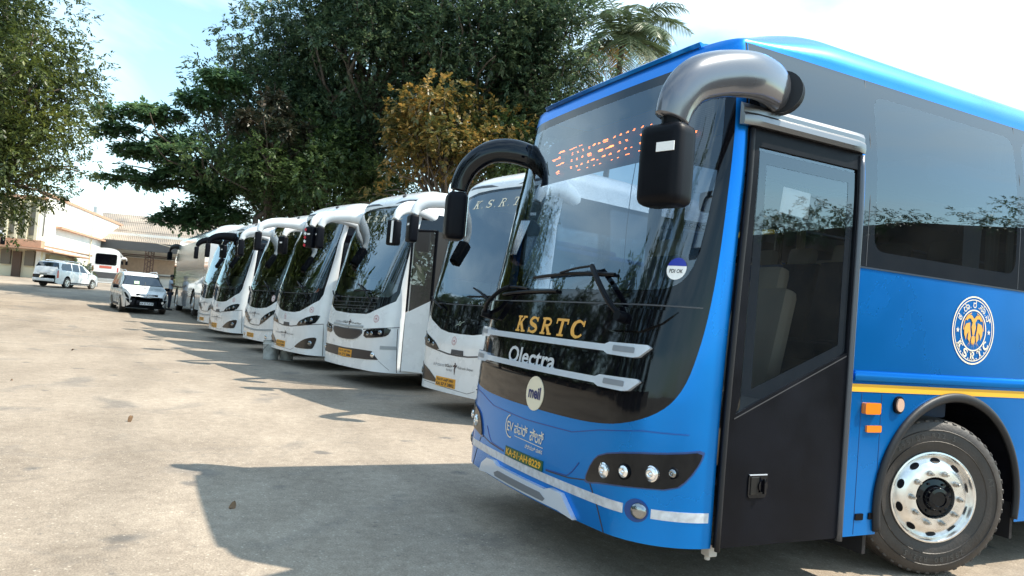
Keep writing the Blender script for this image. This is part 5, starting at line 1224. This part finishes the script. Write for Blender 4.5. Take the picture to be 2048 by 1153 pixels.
def buildings():
    A, B = (-77.8, -7.6), (-108.0, -2.0); C_ = (-79.2, -12.2); D = (-84, -30)
    g = 1.2
    R = empty('office_building', (0, 0, 0), 0, 'cream depot office with a sunlit blank wall and a ribbed shaded end', 'building')
    w = wall_box('wall', A, B, .3, g, 8.7, PLAW, R); wall_box('wall', C_, A, .3, g+3.4, 8.2, PLAS, R, -.05)
    wall_box('wall', C_, A, .3, g, g+3.4, PLAS, R, -.6); wall_box('wall', D, C_, 6, g, 7.2, PLAW, R, -.3)
    bm = bmesh.new(); vs = [bm.verts.new((x, y, 8.5)) for x, y in (A, B, (-112, -18), (-86, -24), C_)]; bm.faces.new(vs); bobj('roof', bm, CONC, R)
    wall_box('parapet', lerp2(A, B, -.02), lerp2(A, B, 1.01), .35, 8.7, 8.95, TERR, R, .12)
    wall_box('parapet', C_, lerp2(C_, A, 1.02), .35, 8.2, 8.5, TERR, R, .12)
    wall_box('ledge', lerp2(A, B, .12), lerp2(A, B, .70), .1, 6.05, 6.25, TERR, R, .5)
    wall_box('plinth_band', A, B, .1, 4.15, 4.27, mat('pipe_brown', (.35, .24, .16), .7), R, .06)
    bm = bmesh.new(); p = lerp2(A, B, .52); cyl(bm, (p[0]+.05, p[1]+.15, 3), (p[0]+.05, p[1]+.15, 8.6), .06, n=8); bobj('drain_pipe', bm, mat('pipe_cream', (.6, .52, .35), .6), R)
    for i in range(6):
        t = (i+.3)/6; wall_box('rib', lerp2(C_, A, t), lerp2(C_, A, t+.05), .2, g+3.4, 8.2, PLAS, R, .28)
        wall_box('window', lerp2(C_, A, t+.06), lerp2(C_, A, t+.14), .05, g+3.8, 7.9, mat('louvre_grey', (.2, .19, .16), .6), R, .0)
    wall_box('terracotta_lintel', lerp2(C_, A, -.05), lerp2(C_, A, 1.03), .4, g+2.75, g+3.4, TERR, R, .35)
    wall_box('canopy', lerp2(C_, A, -.3), lerp2(C_, A, 1.2), .2, g+2.55, g+2.7, TERR, R, 1.3)
    wall_box('canopy', lerp2(A, B, -.02), lerp2(A, B, .38), .2, g+2.45, g+2.58, TERR, R, 1.2)
    for t in (.12, .34, .74): wall_box('window', lerp2(C_, A, t), lerp2(C_, A, t+.16), .06, g+1.1, g+2.4, mat('dim_opening', (.16, .14, .11), .7), R, -.5)
    wall_box('door', lerp2(C_, A, .54), lerp2(C_, A, .68), .06, g, g+2.3, mat('brown_door', (.10, .06, .04), .6), R, -.48)
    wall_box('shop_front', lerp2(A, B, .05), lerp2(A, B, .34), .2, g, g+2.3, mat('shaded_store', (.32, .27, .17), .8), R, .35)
    bm = bmesh.new(); cyl(bm, (-101, -4.5, 8.95), (-101, -4.5, 10.2), .5, n=20); bobj('roof_water_tank', bm, PLAW, R)
    # hedge in front of the office wall
    hedge((-79.5, -6.6), (-84.5, -5.3), g, 1.9)
    # long shed
    S_ = empty('bus_shed', (0, 0, 0), 0, 'long open shed with brown corrugated roof on lattice posts behind the cars', 'shed')
    E1, E2 = (-99.0, -5.0), (-87.0, 24.0); R1, R2 = (-118.0, -7.0), (-105.0, 27.0); ez, rz_ = 6.35, 10.9
    n = 260; vs = []
    for i in range(n+1):
        t = i/n; a = lerp2(E1, E2, t); b = lerp2(R1, R2, t); dz = .07*math.sin(i*math.pi/1.0+.5*math.pi)*(1 if i % 2 else -1)*0+(.06 if i % 2 else -.0)
        for k in range(5): q = k/4; vs.append((a[0]+(b[0]-a[0])*q, a[1]+(b[1]-a[1])*q, ez+(rz_-ez)*q+dz))
    fs = [(i*5+k, i*5+k+1, i*5+k+6, i*5+k+5) for i in range(n) for k in range(4)]
    mesh('roof', vs, fs, SHEET, S_, smooth=False)
    bm = bmesh.new(); 
    for k in range(1, 3):
        q = k/3; a = lerp2(E1, R1, q); b = lerp2(E2, R2, q); z = ez+(rz_-ez)*q+.07; cyl(bm, (*a, z), (*b, z), .02, n=6)
    bobj('roof_lap_seams', bm, mat('seam_dark', (.13, .11, .09), .8), S_)
    wall_box('fascia', E1, E2, .15, 5.35, 6.33, mat('fascia_grey', (.06, .065, .07), .7, var=.2), S_, .15)
    W1_, W2_ = (-102.3, -5), (-90.3, 24)
    wall_box('back_wall', W1_, W2_, .3, 1.2, 7.5, PLAW, S_)
    for z0, z1 in ((2.9, 4.6),): wall_box('sign_band', W1_, W2_, .1, z0, z1, mat('tan_band', (.45, .34, .25), .8, var=.15), S_, .1)
    wall_box('wall_ledge', W1_, W2_, .1, 4.7, 4.82, CONC, S_, .6); wall_box('wall_ledge', W1_, W2_, .1, 2.6, 2.7, mat('dark_ledge', (.08, .07, .06), .8), S_, .5)
    for t in (.22, .47, .72, .95):
        p = lerp2(E1, E2, t); bm = bmesh.new()
        for dx in (-.45, -.15, .15, .45):
            for dy in (-.3, .3): cyl(bm, (p[0]-1.2+dy, p[1]+dx, g), (p[0]-1.2+dy, p[1]+dx, 6.2), .05, n=6)
        for k in range(8):
            z = g+.3+k*.6; cyl(bm, (p[0]-1.2, p[1]-.45, z), (p[0]-1.2, p[1]+.45, z+.6), .03, n=5); cyl(bm, (p[0]-1.2, p[1]+.45, z), (p[0]-1.2, p[1]-.45, z+.6), .03, n=5)
        bobj('lattice_post', bm, mat('post_brown', (.10, .06, .05), .7), S_)
    bm = bmesh.new(); a, b = lerp2(E1, E2, .1), lerp2(E1, E2, .98); cyl(bm, (a[0]-1.2, a[1], 4.9), (b[0]-1.2, b[1], 4.9), .05, n=6); bobj('tie_beam', bm, mat('post_brown', (.10, .06, .05), .7), S_)
    # wire from office to row
    bm = bmesh.new(); tube(bm, [(-98.5, -1.7, 8.0, .03), (-85, 1.5, 5.9, .03), (-72, 5, 4.9, .03), (-60, 9, 5.4, .03)], 5, 8)
    tag(bobj('overhead_cable', bm, mat('cable_pale', (.5, .45, .35), .7), None), 'thin sagging cable running across the shed roof from the office corner', 'cable')
    # yard wall behind the photographer and along the open side of the yard: seen in the glass of the coaches
    wl = wall_box('wall_panel', (.6, 13.2), (13, 13.6), .25, 0, 3.95, mat('dark_stone', (.12, .095, .075), .9, var=.5, vscale=2), None)
    wl.name = 'compound_wall'; tag(wl, 'tall dark stone wall beside the blue coach, mirrored in its door and windows', 'wall')
    w2 = wall_box('wall_panel', (-72, -19.5), (4, -19.5), .25, 0, 2.6, CONC, None); w2.name = 'boundary_wall'; tag(w2, 'long grey boundary wall across the yard facing the coach fronts', 'wall')

# ---------------------------------------------------------------- vegetation
def leaves(bm_v, bm_f, rnd, centres, n, size, flat=.0, asp=.5, per=7):
    """sprigs of small bent leaves round weighted clump centres (x,y,z,r)"""
    import bisect
    tot = sum(c[3]**2 for c in centres); acc = []; s = 0
    for c in centres: s += c[3]**2/tot; acc.append(s)
    for _ in range(n//per):
        c = centres[min(len(centres)-1, bisect.bisect(acc, rnd.random()))]
        while True:
            x, y, z = rnd.uniform(-1, 1), rnd.uniform(-1, 1), rnd.uniform(-1, 1); d = x*x+y*y+z*z
            if .05 < d <= 1: break
        k = (.35+.65*rnd.random()**.6)/math.sqrt(d)*c[3]
        p0 = Vector((c[0]+x*k, c[1]+y*k, c[2]+z*k*(c[4] if len(c) > 4 else .8)))
        ax = Vector((x+rnd.gauss(0, .5), y+rnd.gauss(0, .5), z*.6+rnd.gauss(0, .45)-.1)).normalized()
        if flat: ax.z *= .3; ax.normalize()
        sd = ax.cross(Vector((0, 0, 1))); sd = sd.normalized() if sd.length > .05 else Vector((1, 0, 0)); up = sd.cross(ax)
        SL = size*rnd.uniform(1.2, 2.2)
        for i in range(per):
            t = i/(per-1); p = p0+ax*SL*t-Vector((0, 0, .12*SL*t*t)); g = -1 if i % 2 else 1; a = rnd.uniform(.6, 1.1)*(1-t*.6)
            u = (ax*math.cos(a)+sd*g*math.sin(a)+up*rnd.gauss(0, .35)).normalized(); L_ = size*rnd.uniform(.65, 1.2)
            v = u.cross(up+Vector((rnd.gauss(0, .3), rnd.gauss(0, .3), 0))).normalized()*L_*asp
            b = len(bm_v); q = p+u*L_
            bm_v += [p, p+u*(L_*.5)+v*.5, q-Vector((0, 0, .15*L_)), p+u*(L_*.5)-v*.5]; bm_f.append((b, b+1, b+2, b+3))
def limb(bm, a, b, r0, r1, rnd, wob=.12, n=5):
    a, b = Vector(a), Vector(b); L_ = (b-a).length; pts = []
    for i in range(n+1):
        t = i/n; o = Vector((rnd.gauss(0, 1), rnd.gauss(0, 1), rnd.gauss(0, .6)))*L_*wob*.3*math.sin(t*math.pi); p = a.lerp(b, t)+o+Vector((0, 0, L_*.06*math.sin(t*math.pi)))
        pts.append((p.x, p.y, p.z, r0+(r1-r0)*t))
    tube(bm, pts, 7, 2); return pts
def tree(name, base, h, crown, nclump, nleaf, size, lm, seed, label, cat='tree', group=None, trunk_r=.3, trunk_top=None, layered=False, csize=1.4, asp=.5, extra=(), shape=.8, lean=(0, 0), minlean=0.0):
    """crown: (cx,cy,cz,rx,ry,rz) world"""
    rnd = random.Random(seed); bx, by, bz = base
    R = empty(name, base, 0, label, cat, group)
    cx, cy, cz, rx, ry, rz = crown; cl = []
    for i in range(nclump):
        while True:
            x, y, z = rnd.uniform(-1, 1), rnd.uniform(-1, 1), rnd.uniform(-1, 1); d = x*x+y*y+z*z
            if d < 1 and d > .12: break
        k = rnd.uniform(.75, 1.08)
        f = rnd.uniform(.55, 1.25)
        cl.append((cx+x*rx*k-bx, cy+y*ry*k-by, cz+z*rz*k-bz, csize*f, .45 if layered else shape))
    cl += [(a-bx, b-by, c-bz, r, s) for a, b, c, r, s in extra]
    bm = bmesh.new(); tt = Vector(trunk_top or (cx, cy, cz-rz*.5))-Vector(base)
    limb(bm, (0, 0, -.3), tt, trunk_r, trunk_r*.55, rnd, .12, 8)
    mid = tt
    bobj('trunk', bm, BARK, R, smooth=True)
    bm = bmesh.new()
    for i, c in enumerate(cl):
        if i % (2 if nclump > 40 else 1) == 0 or layered:
            s = mid*rnd.uniform(.55, 1.0) if not layered else mid*max(.3, min(1, (c[2]-.6)/max(mid.z, .1)))
            limb(bm, s, (c[0], c[1], c[2]-.1), trunk_r*.28, .025, rnd, .22, 4)
    bobj('branches', bm, BARK, R, smooth=True)
    V, F_ = [], []; leaves(V, F_, rnd, cl, nleaf, size, .5 if layered else 0., asp)
    mesh('crown', V, F_, lm, R, smooth=False)
    return R
def hedge(a, b, z, h):
    rnd = random.Random(8); cl = [(a[0]+(b[0]-a[0])*t+1.2, a[1]+(b[1]-a[1])*t+1.0, z+h*.5, .9, 1.) for t in [i/14 for i in range(15)]]
    V, F_ = [], []; leaves(V, F_, rnd, cl, 2600, .22)
    tag(mesh('hedge', V, F_, MATS['leaf_mid'], None, smooth=False), 'dark green clipped hedge along the foot of the office wall', 'hedge')
def palm(base, top, nf, L_, seed, label):
    rnd = random.Random(seed); R = empty('palm_tree', base, 0, label, 'palm tree')
    bm = bmesh.new(); b = Vector(base); t = Vector(top)-b; tube(bm, [(0, 0, -.2, .24), (t.x*.3, t.y*.2, t.z*.35, .18), (t.x*.7, t.y*.6, t.z*.7, .16), (*t, .15)], 10, 6); bobj('trunk', bm, BARK, R, smooth=True)
    fm = leafmat('palm_leaf', [(.05, .085, .03), (.11, .15, .07), (.2, .24, .13)], .3); dm = mat('dead_frond', (.42, .28, .08), .8)
    for i in range(nf):
        a = 2*math.pi*i/nf*2.4+rnd.uniform(-.2, .2); el = rnd.uniform(-.3, 1.45); dead = el < -.2
        V, F_ = [], []; d = Vector((math.cos(a), math.sin(a), 0)); prev = None; P_ = []
        Lf = L_*rnd.uniform(.85, 1.15); n = 26
        p = Vector(t); e = el
        for k in range(n):
            P_.append(Vector(p)); p = p+(d*math.cos(e)+Vector((0, 0, math.sin(e))))*(Lf/n); e -= 1.9/n*(1 if not dead else .8)
        side = d.cross(Vector((0, 0, 1)))
        for k in range(2, n-1):
            u = (P_[k+1]-P_[k]).normalized(); w_ = Lf*.20*math.sin(math.pi*(k/n)**.75)+.08
            for g in (-1, 1):
                for m_ in (0, .5):
                    q = P_[k].lerp(P_[k+1], m_); tip = q+side*g*w_+u*w_*.55+Vector((0, 0, -w_*rnd.uniform(.25, .75))); md = q.lerp(tip, .5)+Vector((0, 0, w_*.08)); x = u*.028
                    b0 = len(V); V += [q-x, q+x, md+x, tip, md-x]; F_.append((b0, b0+1, b0+2, b0+3, b0+4))
        o = mesh('frond', V, F_, dm if dead else fm, R, smooth=False)
        bm = bmesh.new(); tube(bm, [(*P_[j], .03*(1-j/n)+.008) for j in range(0, n, 4)], 5, 2); bobj('frond_stem', bm, dm if dead else MATS['palm_leaf'], o)
def vegetation():
    DK = leafmat('leaf_dark', [(.018, .036, .024), (.04, .075, .042), (.08, .125, .058), (.22, .27, .14)], .45)
    MD = leafmat('leaf_mid', [(.022, .045, .016), (.06, .10, .03), (.14, .19, .06)], .38)
    ALM = leafmat('leaf_almond', [(.035, .075, .04), (.09, .17, .07), (.20, .29, .12)], .5)
    LT = leafmat('leaf_left', [(.018, .032, .012), (.045, .068, .02), (.10, .13, .03), (.19, .20, .04)], .38)
    OR = leafmat('leaf_orange', [(.035, .06, .018), (.10, .10, .028), (.25, .16, .04), (.50, .27, .06)], .35)
    RB = leafmat('leaf_redbrown', [(.02, .035, .02), (.05, .05, .03), (.13, .08, .05)], .25)
    RE = leafmat('leaf_wall', [(.02, .04, .015), (.06, .10, .03), (.10, .15, .05)], .3)
    tree('tree',(-39.12,-9.16,G(-39.12)),10,(-37.71,-6.39,8.8,6,4.37,5.83),nclump=230,nleaf=90000,size=0.19,lm=LT,seed=1,csize=1.35,trunk_r=0.4,label='large leafy tree filling the left edge, green and yellowish')
    tree('tree',(-44.44,6.88,G(-44.44)),10,(-46.14,3.55,8.72,5,5.48,3.75),nclump=46,nleaf=30000,size=0.26,lm=ALM,seed=2,layered=True,csize=0.26,asp=0.62,trunk_r=0.35,label='spreading broad-leaved tree with tiered limbs reaching left over the shed roof',extra=[(-47.83,-2.18,11.0,0.75,.4),(-47.5,-1.48,10.21,0.8,.4),(-46.87,-0.3,11.17,1,.4),(-48.01,-2.46,9.92,0.5,.4),(-47.24,-0.86,9.0,0.8,.4),(-46.36,0.71,11.13,1,.4),(-47.81,-1.85,7.35,0.5,.4),(-47.23,-0.74,7.59,0.8,.4),(-46.72,0.3,7.27,0.8,.4),(-46.08,1.52,7.8,1,.4),(-46.33,1.24,5.23,0.6,.4),(-45.94,1.96,5.72,0.8,.4),(-45.56,2.74,5.37,1,.4),(-45.18,3.42,6.28,1,.4),(-46.09,1.35,9.63,1,.4),(-45.47,2.39,12.13,1.1,.4),(-44.84,3.53,13.37,1.2,.4),(-46.73,0.14,9.09,1,.4),(-45.7,2.22,8.43,1,.4),(-45.06,3.59,7.15,1.2,.4),(-44.8,4.22,5.79,1.2,.4)])
    tree('tree',(-49.62,7.39,G(-49.62)),10,(-49.62,7.39,13.11,6,5.32,6.77),nclump=120,nleaf=56000,size=0.27,lm=DK,seed=3,csize=1.8,trunk_r=0.5,label='dark fine-leaved tree rising behind the tiered tree')
    tree('tree',(-45.06,11.74,G(-45.06)),10,(-45.06,11.74,16.16,6,6.17,8.03),nclump=150,nleaf=75000,size=0.27,lm=DK,seed=4,csize=1.8,trunk_r=0.55,label='tallest dark tree in the middle, its top above the picture')
    tree('tree',(-40.16,16.94,G(-40.16)),10,(-40.16,16.94,16.65,6,5.32,7.38),nclump=130,nleaf=66000,size=0.26,lm=DK,seed=5,csize=1.8,trunk_r=0.5,label='dark evergreen tree right of the tallest one')
    tree('tree',(-36.86,19.12,G(-36.86)),10,(-36.86,19.12,15.39,5,2.3,6.4),nclump=70,nleaf=34000,size=0.24,lm=DK,seed=6,csize=1.5,trunk_r=.4,label='dark slender tree beside the palm')
    tree('tree',(-42.38,8.8,G(-42.38)),10,(-42.38,8.8,8.2,4,5.92,2.68),nclump=80,nleaf=36000,size=0.24,lm=MD,seed=7,csize=1.5,trunk_r=0.3,label='lower green tree right above the roofs of the white coaches')
    tree('tree',(-35.41,13.53,G(-35.41)),10,(-35.41,13.53,10.39,3,3.32,2.17),nclump=40,nleaf=12000,size=0.25,lm=OR,seed=8,csize=1.1,asp=0.62,trunk_r=0.25,label='tree with orange and yellow turning leaves',extra=[(-36.15,10.12,7.0,0.5,.8),(-35.87,10.66,7.17,0.5,.8),(-36.43,9.6,6.58,0.4,.8),(-35.38,11.47,9.25,0.8,.8),(-33.87,14.24,11.87,0.6,.8),(-34.99,12.06,11.42,0.7,.8),(-34.64,12.97,8.64,0.9,.8),(-35.77,10.77,8.43,0.6,.8),(-34.08,13.99,9.73,0.8,.8),(-33.3,15.46,10.61,0.8,.8)])
    tree('tree',(-34.97,16.7,G(-34.97)),10,(-34.97,16.7,9.3,3,2.49,2.49),nclump=34,nleaf=15000,size=0.2,lm=MD,seed=9,csize=1.1,trunk_r=0.25,label='light green bush-like tree behind the black mirror arm of the blue coach')
    tree('tree',(-41.53,5.85,G(-41.53)),10,(-41.53,5.85,10.61,2.5,2.28,2.01),nclump=14,nleaf=4500,size=0.24,lm=RB,seed=10,csize=0.24,asp=0.6,trunk_r=0.2,label='small tree with reddish brown leaves among the dark ones')
    palm((-35.18,22.78,G(-35)),(-34.7,23.25,17.25),34,4.9,3,'coconut palm whose fronds show between the dark trees and the blue coach roof')
    # trees across the yard, outside the picture: the windscreens mirror them
    def tall(x, y, h, r, sd):
        return tree('ashoka_tree', (x, y, 0), h, (x, y, h*.56, r, r, h*.46), 26, 2600, .34, RE, sd, 'narrow spire-shaped tree standing by the boundary wall', 'tree', 'spire trees along the boundary wall', .14, (x, y, h*.9), csize=.8)
    proto = tall(0, 0, 8.5, .9, 31); k = 0
    rnd = random.Random(4)
    for i in range(26):
        x = -66+i*2.65+rnd.uniform(-.6, .6); o = proto if i == 0 else copy_tree(proto)
        s_ = rnd.uniform(.75, 1.25); o.location = (x, -18.2+rnd.uniform(-.5, .5), 0); o.scale = (s_*1.2, s_*1.2, s_*1.45); o.rotation_euler = (0, 0, rnd.uniform(0, 6))
    V, F_ = [], []; cl = [(.6+k*.2+rnd.uniform(-.1, .1), 13.1+rnd.uniform(-.25, .25), 3.98+rnd.uniform(-.15, .3)+(.35 if rnd.random() < .2 else 0), rnd.uniform(.18, .42), .7) for k in range(60) if rnd.random() < .8]
    leaves(V, F_, rnd, cl, 11000, .085, 0, .4)
    tag(mesh('creeper', V, F_, RE, None, smooth=False), 'leafy creeper spilling over the top of the dark stone wall', 'creeper')
blue_bus()
coaches()
mpv((-35.3, .55, G(-36)), rad(90+8), 'white people carrier with chrome grille facing the camera', 'new')
mpv((-62.4, -2.9, G(-60)), rad(-121), 'white people carrier seen from behind, turned to show its right flank', 'old')
jeep((-67.5, 4.3, G(-67)), rad(0)); man((-39.9, 1.62, G(-40)), rad(-5))
tub((-18.1, 3.0, 0), .19, .44, 'taller whitish plastic tub with a rim, left of the pair'); tub((-18.1, 3.36, 0), .165, .34, 'shorter dented whitish tub with a wire handle, right of the pair', 2)
litter()
vegetation()
buildings()
